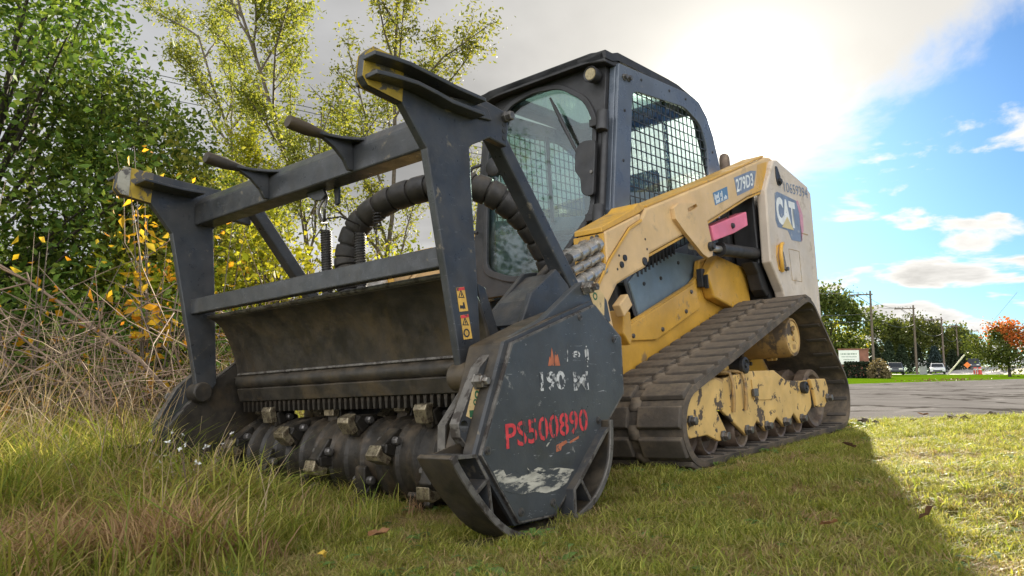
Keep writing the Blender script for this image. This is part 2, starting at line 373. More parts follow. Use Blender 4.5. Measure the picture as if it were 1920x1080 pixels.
gx = axis_pts(.8); gy = axis_pts(.4); GX, GY = np.meshgrid(gx, gy, indexing='ij')
GZ = ground_z(GX, GY); nx, ny = GX.shape
idx = np.arange(nx*ny).reshape(nx, ny)
F = np.stack([idx[:-1, :-1], idx[1:, :-1], idx[1:, 1:], idx[:-1, 1:]], -1).reshape(-1, 4)
go = np_mesh('ground', np.stack([GX, GY, GZ], -1).reshape(-1, 3), F, ground_mat()); tagit(go, kind='structure')
go.data.polygons.foreach_set('use_smooth', [True]*len(go.data.polygons))

def pave_mat():
    m = bpy.data.materials.new('weathered_asphalt'); m.use_nodes = True; m.node_tree.nodes.clear(); k = NT(m.node_tree)
    p = k.n('ShaderNodeNewGeometry').outputs['Position']
    c = k.mix(k.ramp(k.noise(p, .55, 6, .6), .35, .66), (.125, .118, .114), (.195, .185, .178))
    c = k.mix(k.ramp(k.noise(p, 60, 4, .7), .4, .65), c, (.14, .133, .128))
    w = k.n('ShaderNodeTexVoronoi', {'Scale': .30, 'Vector': k.vm('ADD', p, k.n('ShaderNodeVectorMath', {0: k.n('ShaderNodeTexNoise', {'Scale': 2.5, 'Detail': 5, 'Vector': p}).outputs[1], 3: .6}, operation='SCALE').outputs[0])}, feature='DISTANCE_TO_EDGE').outputs['Distance']
    cr = k.ramp(w, .006, .022, 1.0, 0.0); c = k.mix(k.m('MULTIPLY', cr, .85), c, (.045, .04, .035))
    st = k.ramp(k.noise(k.vm('MULTIPLY', p, (.5, 2.5, 1)), 1.0, 6, .65), .56, .66); c = k.mix(k.m('MULTIPLY', st, .5), c, (.25, .24, .23))
    b = k.n('ShaderNodeBsdfPrincipled', {'Base Color': c, 'Roughness': 1.0, 'Specular IOR Level': .0})
    bn = k.n('ShaderNodeBump', {'Strength': .5, 'Distance': .01, 'Height': k.m('SUBTRACT', k.noise(p, 90, 4, .7), k.m('MULTIPLY', cr, 1.5))}); m.node_tree.links.new(bn.outputs[0], b.inputs['Normal'])
    k.n('ShaderNodeOutputMaterial', {'Surface': b.outputs[0]}); return m
# car park: ragged near edge along ED, far edge where the mown verge starts
near = [E0+ED*t+EN*(.03*math.sin(5*t)+.04*math.sin(1.7*t+1)+.05+.02*math.sin(17*t)) for t in np.linspace(-1.0, 22, 141)]
farp = [(-62, 18), (-46, -2.6), (-19.2, -4.6), (-7.0, -4.2)]
pts = [(p[0], p[1]) for p in near]+farp
b = B(); n_ = len(pts); b.add([(x, y, .0) for x, y in pts]+[(x, y, -.05) for x, y in pts], [tuple(range(n_)), tuple(range(2*n_-1, n_-1, -1))]+[(i, (i+1) % n_, (i+1) % n_+n_, i+n_) for i in range(n_)])
po = b.build('car_park_pavement', pave_mat()); tagit(po, kind='structure')

# ================================================================ FORESTRY MULCHER
MO = (1.7, 0, 0); YS = 0.0
mul = empty('forestry_mulcher', MW @ Matrix.Translation(MO), 'black forestry mulcher head with toothed rotor and tall push guard', 'mulcher')
def mp(b, name, m, bevel=.004, smooth=None, mirror=False, parent=None):
    if mirror and YS: b.v = [(x, y-YS, z) for x, y, z in b.v]
    return b.build(name, m, parent or mul, MO, mirror, bevel, smooth)
POST = [(2.105, 1.405), (2.136, 1.375), (2.148, 1.305), (2.128, 1.281), (2.0, 1.261), (1.905, 1.137), (1.789, .398), (1.768, .381), (1.702, .467), (1.703, .782), (1.708, 1.176), (1.689, 1.192), (1.606, 1.231), (1.514, 1.218), (1.495, 1.343), (1.645, 1.367), (1.752, 1.374), (1.998, 1.395)]
TIPP = [(2.105, 1.405), (2.136, 1.375), (2.148, 1.305), (2.128, 1.281), (2.0, 1.261), (1.985, 1.3955)]
for s in (1, -1):
    post = mp(B().prism(POST, .80, .83), 'guard_post', BLACK, .005, mirror=s < 0)
    # yellow paint on the horn tip: thin coat 2 mm proud on both faces
    tp = [(x-.002, z+(.002 if z > 1.33 else -.002)) for x, z in TIPP]
    mp(B().prism(TIPP, .8301, .8325).prism(TIPP, .7975, .7999), 'tip_paint', HORN if s > 0 else HORN, 0, mirror=s < 0, parent=post)
    if s < 0:
        TW = [(2.105, 1.404), (2.135, 1.374), (2.146, 1.305), (2.127, 1.282), (2.095, 1.277), (2.085, 1.402)]
        mp(B().prism(TW, .7940, .7972), 'tip_bare_patch', HORNW, 0, mirror=True, parent=post)
    for path in ([(2.145, 1.358), (2.08, 1.362), (2.006, 1.363), (1.90, 1.352), (1.808, 1.341), (1.675, 1.333)], [(2.14, 1.303), (2.06, 1.309), (1.979, 1.311), (1.90, 1.301), (1.834, 1.289), (1.684, 1.283)]):
        mp(B().wall(path, .83, .885, .014), 'stiffener_rib', BLACK, .003, mirror=s < 0, parent=post)
    mp(B().prism([(1.80, 1.325), (1.70, 1.335), (1.62, 1.33), (1.60, 1.29), (1.70, 1.285), (1.80, 1.29)], .831, .842), 'gusset_plate', BLACK, .003, mirror=s < 0, parent=post)
    # inner curved gusset onto the beam
    mp(B().wall([(2.07, 1.335), (1.98, 1.325), (1.90, 1.318), (1.80, 1.316)], .70, .80, .012), 'inner_gusset', BLACK, .003, mirror=s < 0, parent=post)
    for i, zz in enumerate((1.322, 1.296, 1.272, 1.247)):
        bb = B()
        if i == 0:
            bb.lathe([(0, .020), (.014, .020), (.014, .017), (.034, .017), (.036, .012)], (1.52, .831, zz), n=6)
            mp(bb, 'bolt', BOLT, .001, mirror=s < 0, parent=post)
        else:
            bb.lathe([(0, .0095), (.0015, .0095)], (1.523+.002*i, .8305, zz), n=16)
            mp(bb, 'adjustment_hole', INK, 0, mirror=s < 0, parent=post)
    # diagonal brace, square tube
    a = Vector((1.53, 0, 1.30)); c_ = Vector((1.10, 0, .745)); d = (c_-a).normalized(); nn = Vector((-d.z, 0, d.x))*.030
    mp(B().prism([((a+nn).x, (a+nn).z), ((c_+nn).x, (c_+nn).z), ((c_-nn).x, (c_-nn).z), ((a-nn).x, (a-nn).z)], .735, .795), 'diagonal_brace', BLACK, .007, mirror=s < 0)
    # pivot boss at the foot of the post
    mp(B().lathe([(-.035, .040), (-.03, .045), (.04, .045), (.045, .040)], (1.775, .815, .43), n=24), 'pivot_boss', HULL, .003, smooth=40, mirror=s < 0)
# warning stickers on the left post
for z0, z1, sh in ((.633, .708, .0), (.546, .622, -.013)):
    q = [(1.804+sh, z1-.001), (1.768+sh, z1+.004), (1.755+sh, z0+.003), (1.794+sh, z0-.001)]
    st = mp(B().prism(q, .8305, .8318), 'warning_sticker', STICK, 0)
    cx = 1.782+sh; zm = (z0+z1)/2
    mp(B().ring([(cx-.013, zm+.006), (cx+.016, zm+.006), (cx+.003, zm+.032)], [(cx-.008, zm+.009), (cx+.011, zm+.009), (cx+.003, zm+.026)], .8319, .8325, n=6).box(cx-.001, cx+.003, .8319, .8325, zm+.011, zm+.02), 'triangle_symbol', INK, 0, parent=st)
    if sh == 0: mp(B().prism([(cx-.015, zm-.028), (cx+.010, zm-.028), (cx+.010, zm-.018), (cx-.004, zm-.018), (cx-.004, zm-.008), (cx-.010, zm-.008)], .8319, .8325), 'pictogram', INK, 0, parent=st)
    else: mp(B().ring([(cx-.001+.014*math.cos(t), zm-.018+.014*math.sin(t)) for t in np.linspace(0, 6.28, 15)[:-1]], [(cx-.001+.009*math.cos(t), zm-.018+.009*math.sin(t)) for t in np.linspace(0, 6.28, 15)[:-1]], .8319, .8325), 'pictogram', INK, 0, parent=st)
    mp(B().prism([(1.8035+sh, z1-.0015), (1.7685+sh, z1+.0035), (1.7675+sh, z1-.006), (1.8025+sh, z1-.011)], .8319, .8325), 'red_stripe', RED, 0, parent=st)
# beams
ub = mp(B().prism([(1.80, 1.185), (1.80, 1.275), (1.765, 1.318), (1.70, 1.318), (1.70, 1.185)], -.7995, .7995), 'upper_beam', BLACK, .006)
mp(B().prism([(1.822, .778), (1.822, .846), (1.775, .846), (1.775, .778)], -.84, .7995), 'lower_beam', BLACK, .005)
# two curved catch horns on the beam: round bar nose with a flared fin
def fin(cy):
    b = B(); prof = []
    for t in np.linspace(0, 1, 9):
        x = 2.03-(2.03-1.70)*t; zt = 1.315-.014*math.sin(t*3.14)*1.0+.002*t; hw = .012+.075*t**2.0
        prof.append((x, zt, hw))
    vs = []; fs = []
    for x, z, hw in prof: vs += [(x, cy-hw, z), (x, cy+hw, z), (x, cy-hw, z-.012), (x, cy+hw, z-.012)]
    for i in range(8):
        a = i*4; c = a+4; fs += [(a, a+1, c+1, c), (a+2, c+2, c+3, a+3), (a, c, c+2, a+2), (a+1, a+3, c+3, c+1)]
    fs += [(0, 2, 3, 1), (32, 33, 35, 34)]
    b.add(vs, fs)
    # web below
    b.prism([(1.99, 1.303), (1.93, 1.288), (1.88, 1.262), (1.84, 1.225), (1.82, 1.19), (1.8, 1.19), (1.8, 1.306)], cy-.009, cy+.009)
    return b
for cy in (.335, -.205):
    h = mp(fin(cy), 'catch_horn', BLACK, .003, parent=mul)
    mp(B().tube([(2.066, cy, 1.317), (2.060, cy, 1.316), (1.99, cy, 1.306), (1.90, cy, 1.297)], [.0205, .023, .023, .012], 16), 'horn_bar', HULL, 0, smooth=50, parent=h)
# chain tab, carabiner and hanging spring tubes
hk = mp(B().prism([(-.02, 1.187), (.09, 1.187), (.105, 1.155), (.08, 1.138), (.04, 1.145), (.0, 1.165)], 1.735, 1.750, 'x'), 'hanger_tab', BLACK, .003)
mp(B().prism([(.115, 1.187), (.145, 1.187), (.14, 1.12), (.12, 1.115)], 1.705, 1.717, 'x'), 'hanger_strap', BLACK, .002, parent=hk)
mp(B().tube([(1.742+.008*math.cos(2*t), .082+.018*math.cos(t)+.012*math.sin(t), 1.105+.045*math.sin(t)) for i, t in enumerate(np.linspace(0, 6.2, 18))], .006, 8), 'carabiner', BOLT, 0, smooth=60, parent=hk)
def coil(x, y, z0, z1, r, w, turns, top=1): return B().tube([(x+r*math.cos(2*math.pi*turns*t), y+r*math.sin(2*math.pi*turns*t), z0+(z1-z0)*t) for t in np.linspace(0, 1, int(turns*10))], w, 5)
for y, z0, z1 in ((-.232, .80, 1.10), (-.005, .82, 1.05)):
    sp = mp(B().tube([(1.5, y, z0), (1.5, y, z1)], .020, 14), 'spring_hose', HOSE, 0, smooth=50)
    mp(coil(1.5, y, z0, z1, .0215, .0040, int((z1-z0)/.0105)), 'coil', HOSE, 0, smooth=60, parent=sp)
    mp(B().tube([(1.5, y, z1), (1.51, y+.02, z1+.03), (1.62, y*.6+.03, 1.10), (1.74, .08, 1.065)], .0035, 6), 'tie_wire', HOSE, 0, parent=sp)
mp(coil(1.45, .05, 1.06, 1.14, .017, .003, 6), 'loose_spring', HOSE, 0, smooth=60)
# thick wrapped hydraulic hose from the motor up and over to the loader
def spline(P, n):
    P = [Vector(p) for p in P]; out = []
    for i in range(len(P)-1):
        p0, p1, p2, p3 = P[max(i-1, 0)], P[i], P[i+1], P[min(i+2, len(P)-1)]
        for j in range(n):
            t = j/n; out.append(.5*((2*p1)+(p2-p0)*t+(2*p0-5*p1+4*p2-p3)*t*t+(3*p1-p0-3*p2+p3)*t**3))
    return out+[P[-1]]
HP = spline([(1.45, -.13, .62), (1.45, -.135, .78), (1.45, -.15, .90), (1.445, -.155, .985), (1.43, -.10, 1.105), (1.40, .04, 1.182), (1.37, .22, 1.208), (1.33, .37, 1.205), (1.29, .49, 1.172), (1.22, .563, 1.112), (1.12, .60, 1.02), (1.03, .62, .88), (.99, .63, .72)], 12)
hs = mp(B().tube(HP, .046, 16), 'wrapped_hose', HOSE, 0, smooth=60)
i = 4; k = 0
while i+6 < len(HP)-3:
    seg = HP[i:i+7]
    mp(B().tube([seg[0]+(seg[1]-seg[0])*.4]+seg[1:-1]+[seg[-1]-(seg[-1]-seg[-2])*.25], [.0525]+[.0565]*(len(seg)-2)+[.0535], 18), 'wrap_band', HOSE, .002, smooth=50, parent=hs)
    i += 6; k += 1
# moldboard, pipe, lip, comb
def curve_plate(path, y0, y1, t): return B().wall(path, y0, y1, t)
mb = mp(curve_plate([(1.733, .762), (1.712, .752), (1.678, .72), (1.645, .66), (1.622, .60), (1.607, .55), (1.598, .498)], -.785, .785, .016), 'moldboard', HULL, .004, smooth=30)
mp(B().tube([(1.738, -.80, .766), (1.738, .79, .766)], .009, 10), 'rim_bar', EDGE, 0, smooth=60, parent=mb)
mp(B().wall([(1.60, .499), (1.612, .503)], -.78, .78, .01), 'weld_strip', EDGE, .002, parent=mb)
mp(B().tube([(1.592, -.78, .466), (1.592, .78, .466)], .031, 18), 'cross_pipe', HULL, 0, smooth=60)
mp(B().wall([(1.605, .437), (1.590, .38)], -.78, .78, .022), 'lip_plate', HULL, .003)
cb = mp(B().box(1.552, 1.572, -.78, .78, .355, .40), 'comb_bar', ROTOR, .002)
tooth_me = None
for i in range(44):
    y = -.76+i*1.52/43
    if tooth_me is None:
        o = mp(B().prism([(-.009, .375), (.009, .375), (.005, .330), (-.005, .330)], 1.572, 1.590, 'x'), 'comb_tooth', ROTOR, 0, parent=cb); tooth_me = o
        o.location = (0, y, 0)
    else:
        o = tooth_me.copy(); COL.objects.link(o); o.parent = cb; o.location = (0, y, 0)
# closed hood behind the rotor
mp(B().wall([(1.595, .48), (1.45, .55), (1.32, .55), (1.22, .46), (1.19, .32), (1.21, .16), (1.27, .05)], -.86, .86, .014), 'rotor_hood', HULL, .003, smooth=30)
mp(B().prism([(1.60, .57), (1.20, .62), (1.12, .58), (1.10, .30), (1.22, .22), (1.30, .52)], -.62, .62), 'hood_box', BLACK, .01)
# side walls
SW = [(1.25, .60), (1.55, .575), (1.74, .452), (1.905, .288), (1.912, .205), (1.86, .14), (1.72, .07), (1.45, .06), (1.28, .14)]
for s in (1, -1):
    mp(B().prism(SW, .835, .860), 'side_wall', HULL, .004, mirror=s < 0)
    wl = mp(B().wall([(1.555, .577), (1.742, .456), (1.909, .290), (1.916, .205)], .832, .863, .006), 'worn_edge', EDGE, .001, mirror=s < 0)
COVO = [(1.782, .519), (1.335, .647), (1.186, .537), (1.193, .346), (1.627, .001), (1.797, .008), (1.940, .212)]
HOUS = [(1.800, .522), (1.572, .598), (1.335, .660), (1.175, .545), (1.180, .34), (1.40, .14), (1.62, -.002), (1.79, .0), (1.93, .205)]
LUG = [(1.786, .525), (1.574, .603), (1.416, .698), (1.352, .732), (1.272, .742), (1.198, .676), (1.18, .60), (1.33, .56)]
FL = [(1.752, .531), (1.856, .452), (1.955, .297), (1.950, .262), (1.925, .235), (1.885, .222), (1.78, .30), (1.72, .50)]
for s in (1, -1):
    L = s > 0; YS = 0.0 if L else .075
    if L: mp(B().prism(HOUS, .866, 1.005), 'drive_housing', HULL, .006, mirror=not L)
    # welded frame edge standing proud round the cover
    if L: fr = mp(B().ring([(1.712+(x-1.55)*0+(x-1.712), z) for x, z in [(1.806, .526), (1.34, .664), (1.168, .545), (1.176, .338), (1.618, -.008), (1.806, -.002), (1.958, .210)]], [(1.776, .512), (1.337, .637), (1.196, .533), (1.203, .352), (1.632, .011), (1.790, .018), (1.930, .212)], 1.0055, 1.0185), 'housing_frame', BLACK, .004, mirror=not L)
    if L: mp(B().ring([(1.786, .522), (1.336, .651), (1.182, .539), (1.189, .343), (1.625, -.003), (1.799, .004), (1.944, .212)], [(1.780, .5165), (1.3352, .645), (1.188, .536), (1.195, .3467), (1.6275, .002), (1.796, .0095), (1.938, .212)], 1.0186, 1.0305), 'rubbed_rim', EDGE, .001, mirror=not L, parent=fr)
    if L: cov = mp(B().prism(rounded(COVO, .012, 2), 1.0187, 1.031), 'side_cover', COVER, .003, mirror=not L)
    if L: mp(B().prism(LUG, .965, .992), 'mounting_lug', COVER, .004, mirror=not L)
    fl = mp(B().ring(FL, [(1.946+.017*math.cos(t)-.012, .290+.017*math.sin(t)) for t in np.linspace(0, 6.28, 17)[:-1]], .930, .962, n=20), 'front_lug', BLACK, .005, mirror=not L)
    mp(B().wall([(1.754, .533), (1.858, .454), (1.957, .298), (1.952, .262), (1.927, .234), (1.887, .221)], .928, .964, .004), 'worn_edge', EDGE, .001, mirror=not L, parent=fl)
    if L: mp(B().wall([(1.79, .525), (1.875, .36), (1.945, .21)], .963, 1.004, .012), 'front_flange', HULL, .003, mirror=not L)
    mp(B().lathe([(0, .026), (.006, .026), (.006, .0205), (.03, .0205), (.032, .012), (.045, .012), (.046, .009)], (1.872, .962, .414), n=6), 'lug_bolt', STEEL, .001, mirror=not L)
    if L: mp(B().lathe([(0, .026), (.006, .026), (.006, .021), (.032, .021), (.034, .013), (.055, .013)], (1.335, .992, .711), n=6), 'lug_bolt', STEEL, .001, mirror=not L)
    for x, z in () if not L else ((1.43, .606), (1.232, .532), (1.362, .262), (1.636, .037), (1.788, .034), (1.918, .222)):
        bo = mp(B().lathe([(0, .0125), (.003, .0125), (.003, .0085), (.006, .0085)], (x, 1.031, z), n=14), 'cover_bolt', BOLT, 0, mirror=not L, parent=cov)
        mp(B().lathe([(0, .0045), (.001, .0045)], (x, 1.0371, z), n=6), 'socket', INK, 0, mirror=not L, parent=cov) if L else None
    # skid shoe: curved runner plate with welded web frames
    run = [(2.09, .225), (2.062, .18), (2.008, .112), (1.948, .048), (1.885, .0), (1.81, -.028), (1.70, -.036), (1.58, -.022), (1.477, .013), (1.41, .062), (1.366, .12), (1.345, .19), (1.338, .262)]
    runs = [(p.x, p.y) for p in [Vector((a.x, a.z)) for a in spline([(x, 0, z) for x, z in run], 4)]]
    sk = mp(B().wall(runs, .935, 1.06, .016), 'skid_shoe', HULL, .003, smooth=30, mirror=not L)
    mp(B().wall(runs, 1.0605, 1.068, .020), 'skid_rim', EDGE, .002, smooth=30, mirror=not L, parent=sk)
    for pth in ([(2.086, .222), (1.998, .217), (1.954, .149), (1.944, .052)], [(1.954, .149), (2.003, .120)], [(1.345, .235), (1.365, .225), (1.524, .091), (1.56, .066), (1.563, -.014)], [(1.524, .091), (1.478, .022)]):
        mp(B().wall(pth, .94, 1.058, .010), 'skid_web', BLACK, .002, mirror=not L, parent=sk)
        mp(B().wall(pth, 1.0585, 1.062, .011), 'web_edge', EDGE, .001, mirror=not L, parent=sk)
    mp(B().prism([(2.08, .217), (2.0, .21), (1.95, .15), (1.944, .05), (1.80, -.02), (1.6, -.02), (1.48, .02), (1.40, .10), (1.37, .2), (1.6, .25), (1.9, .25)], .936, .944), 'skid_back_plate', HULL, 0, mirror=not L, parent=sk)
    YS = 0.0
    # arms behind the hood
    mp(B().prism([(1.399, .715), (1.247, .81), (1.171, .75), (1.17, .62), (1.319, .60), (1.467, .603)], .785, .81), 'hitch_plate', BLACK, .004, mirror=not L)
    mp(B().prism([(1.40, .655), (1.373, .68), (1.20, .82), (1.12, .83), (1.10, .55), (1.354, .58)], .60, .622), 'hitch_plate', BLACK, .004, mirror=not L)
    mp(B().wall([(1.45, .60), (1.36, .69), (1.19, .80)], .6225, .7845, .012), 'hitch_floor', BLACK, .002, mirror=not L)
    mp(B().prism([(1.585, .75), (1.544, .735), (1.483, .575), (1.545, .56)], .70, .72), 'guard_strut', BLACK, .003, mirror=not L)
    mp(B().tube([(1.30, .55, .66), (1.30, .80, .66)], .028, 14), 'hitch_pin', CHROME, 0, smooth=50, mirror=not L)
# lettering and worn decals on the left cover
ps = text('stencil_number', 'PS500890', (1.838, 1.0322, .2165), .412, .072, RED, mul, MO, rise=.018, bold=.012)
for i in range(8):
    x = 1.838-.412*(i+.5)/8-.002; z = .2165+.018*(i+.5)/8
    if i > 0: mp(B().box(x-.0028, x+.0028, 1.0318, 1.0330, z-.004, z+.077), 'stencil_gap', COVER, 0, parent=ps)
text('worn_model_number', '190', (1.664, 1.0322, .372), .130, .060, WHITEP, mul, MO, bold=.03)
text('worn_model_letter', 'M', (1.491, 1.0322, .366), .084, .060, WHITEP, mul, MO, bold=.03)
mp(B().prism([(1.619, .449), (1.608, .478), (1.604, .470), (1.595, .505), (1.588, .470), (1.590, .449)], 1.0312, 1.0322).prism([(1.586, .449), (1.584, .470), (1.578, .492), (1.570, .480), (1.567, .487), (1.557, .448)], 1.0312, 1.0322), 'flame_decal', ORANGED, 0)
mp(B().ring([(1.465+.021*math.cos(t), .482+.012*math.sin(t)) for t in np.linspace(0, 6.28, 25)[:-1]], [(1.465+.013*math.cos(t), .482+.006*math.sin(t)) for t in np.linspace(0, 6.28, 25)[:-1]], 1.0312, 1.0322).box(1.455, 1.475, 1.0313, 1.0323, .480, .484).box(1.395, 1.415, 1.0312, 1.0322, .462, .500).box(1.402, 1.408, 1.0312, 1.0322, .44, .51).prism([(1.511, .516), (1.508, .516), (1.514, .46), (1.518, .46)], 1.0312, 1.0322), 'round_decal', WHITEP, 0)
SCR = [(1.898, .163), (1.86, .168), (1.845, .145), (1.80, .15), (1.77, .135), (1.72, .142), (1.69, .128), (1.64, .14), (1.60, .125), (1.56, .13), (1.528, .117), (1.56, .085), (1.60, .074), (1.66, .068), (1.72, .082), (1.78, .083), (1.84, .098), (1.87, .108)]
mp(B().prism(SCR, 1.0312, 1.0321), 'scraped_paint', MUD, 0)
mp(B().prism([(1.75, .155), (1.735, .142), (1.70, .150), (1.65, .138), (1.60, .137), (1.52, .122), (1.515, .114), (1.60, .127), (1.65, .128), (1.70, .139), (1.74, .13)], 1.0323, 1.0330), 'bare_scratch', MUD, 0)
mp(B().prism([(1.655, .206), (1.615, .237), (1.612, .234), (1.650, .204)], 1.0312, 1.0321), 'bare_scratch', MUD, 0)
mp(B().prism([(1.60, .205), (1.55, .215), (1.545, .207), (1.575, .198), (1.58, .187), (1.605, .184)], 1.0312, 1.0321).prism([(1.53, .21), (1.48, .222), (1.482, .214), (1.53, .203)], 1.0312, 1.0321), 'faded_red_mark', ORANGED, 0)
st = mp(B().prism([(1.889, .402), (1.848, .386), (1.886, .302), (1.925, .318)], .9622, .9632), 'lift_point_sticker', STICKT, 0)
for cx, cz, r in ((1.876, .376, .010), (1.885, .355, .008)):
    mp(B().ring([(cx+r*math.cos(t), cz+r*1.2*math.sin(t)) for t in np.linspace(0, 6.28, 17)[:-1]], [(cx+r*.5*math.cos(t), cz+r*.6*math.sin(t)) for t in np.linspace(0, 6.28, 17)[:-1]], .9633, .9639), 'hook_symbol', GREENI, 0, parent=st)
mp(B().box(1.893, 1.911, .9633, .9639, .313, .333), 'hook_symbol', GREENI, 0, parent=st)
st = mp(B().prism([(1.312, .699), (1.276, .738), (1.215, .69), (1.225, .62), (1.27, .622)], .9925, .9935), 'lift_point_sticker', STICKT, 0)
mp(B().ring([(1.275+.014*math.cos(t), .686+.014*math.sin(t)) for t in np.linspace(0, 6.28, 17)[:-1]], [(1.275+.008*math.cos(t), .686+.008*math.sin(t)) for t in np.linspace(0, 6.28, 17)[:-1]], .9936, .9942), 'hook_symbol', GREENI, 0, parent=st)
# rotor: ridged drum and helically placed teeth
rot = mp(B().lathe([(-.82, .05), (-.82, .12), (-.79, .145)]+[(-.78+i*.0975+d, r) for i in range(16) for d, r in ((0, .145), (.035, .150), (.045, .162), (.055, .162), (.065, .150))]+[(.79, .145), (.82, .12), (.82, .05)], (1.50, 0, .135), n=36), 'rotor_drum', ROTOR, 0, smooth=35)
hold = tip = clampb = None
for i in range(34):
    y = -.78+i*1.56/33; a = RAD((i*137.0+20) % 360)
    Mr = Matrix.Translation((1.50-MO[0], y, .135)) @ Matrix.Rotation(-a, 4, 'Y') @ Matrix.Diagonal((1.12, 1.2, 1.06, 1))
    if hold is None:
        hold = B().prism([(-.065, .135), (.045, .135), (.040, .185), (.005, .200), (-.035, .172), (-.065, .15)], -.024, .024).prism([(-.01, .14), (.03, .14), (.03, .19), (.0, .195)], -.032, .032).build('rotor_tooth', ROTOR, mul, bevel=.004)
        tip = B().prism([(.034, .155), (.060, .158), (.058, .208), (.045, .222), (.008, .212), (.028, .196)], -.027, .027).build('tooth_tip', TIP, hold, bevel=.003)
        clampb = B().lathe([(-.045, .011), (-.04, .015), (.04, .015), (.045, .011)], (-.02, 0, .158), n=8).build('tooth_bolt', BOLT, hold, bevel=.001)
        h, t, c = hold, tip, clampb
    else:
        h = hold.copy(); t = tip.copy(); c = clampb.copy()
        for o in (h, t, c): COL.objects.link(o)
        h.parent = mul; t.parent = h; c.parent = h
    h.matrix_local = Mr

# ================================================================ COMPACT TRACK LOADER
LO = (0, 0, 0)
ldr = empty('compact_track_loader', MW.copy(), 'yellow compact track loader with dark mesh-windowed cab on rubber tracks', 'track loader')
def lp(b, name, m, bevel=.004, smooth=None, mirror=False, parent=None):
    return b.build(name, m, parent or ldr, LO, mirror, bevel, smooth)
# ---- tracks: belt round front idler, drive sprocket and rear idler
CIR = [((.525, .178), .172), ((-.885, .585), .190), ((-1.275, .205), .198)]   # outer radius of the bare belt
def hull_path(cs, step=.02):
    """convex belt path round circles, counter-clockwise seen from +y with x to the left ... returned as list of (p, normal)"""
    pts = []
    for (c, r) in cs:
        for t in np.linspace(0, 2*math.pi, 240, endpoint=False): pts.append((c[0]+r*math.cos(t), c[1]+r*math.sin(t)))
    pts = sorted(pts)
    def half(ps):
        h = []
        for p in ps:
            while len(h) > 1 and (h[-1][0]-h[-2][0])*(p[1]-h[-2][1])-(h[-1][1]-h[-2][1])*(p[0]-h[-2][0]) <= 0: h.pop()
            h.append(p)
        return h[:-1]
    hp = half(pts)+half(pts[::-1])
    P = [Vector(p) for p in hp]; P.append(P[0]); L = [0]
    for i in range(1, len(P)): L.append(L[-1]+(P[i]-P[i-1]).length)
    n = int(round(L[-1]/step)); out = []
    for i in range(n):
        t = L[-1]*i/n; j = max(k for k in range(len(L)) if L[k] <= t+1e-9); j = min(j, len(P)-2)
        f = (t-L[j])/max(1e-9, L[j+1]-L[j]); out.append(P[j].lerp(P[j+1], f))
    return out, L[-1]
NL = 40
path, LEN = hull_path(CIR, None or .0211)
NP = len(path)
def nrm(i):
    d = (path[(i+1) % NP]-path[i-1]).normalized(); return Vector((d.y, -d.x))
def pos_at(t):
    f = (t % 1.0)*NP; i = int(f) % NP; u = f-int(f); return path[i].lerp(path[(i+1) % NP], u), (nrm(i)*(1-u)+nrm((i+1) % NP)*u).normalized()
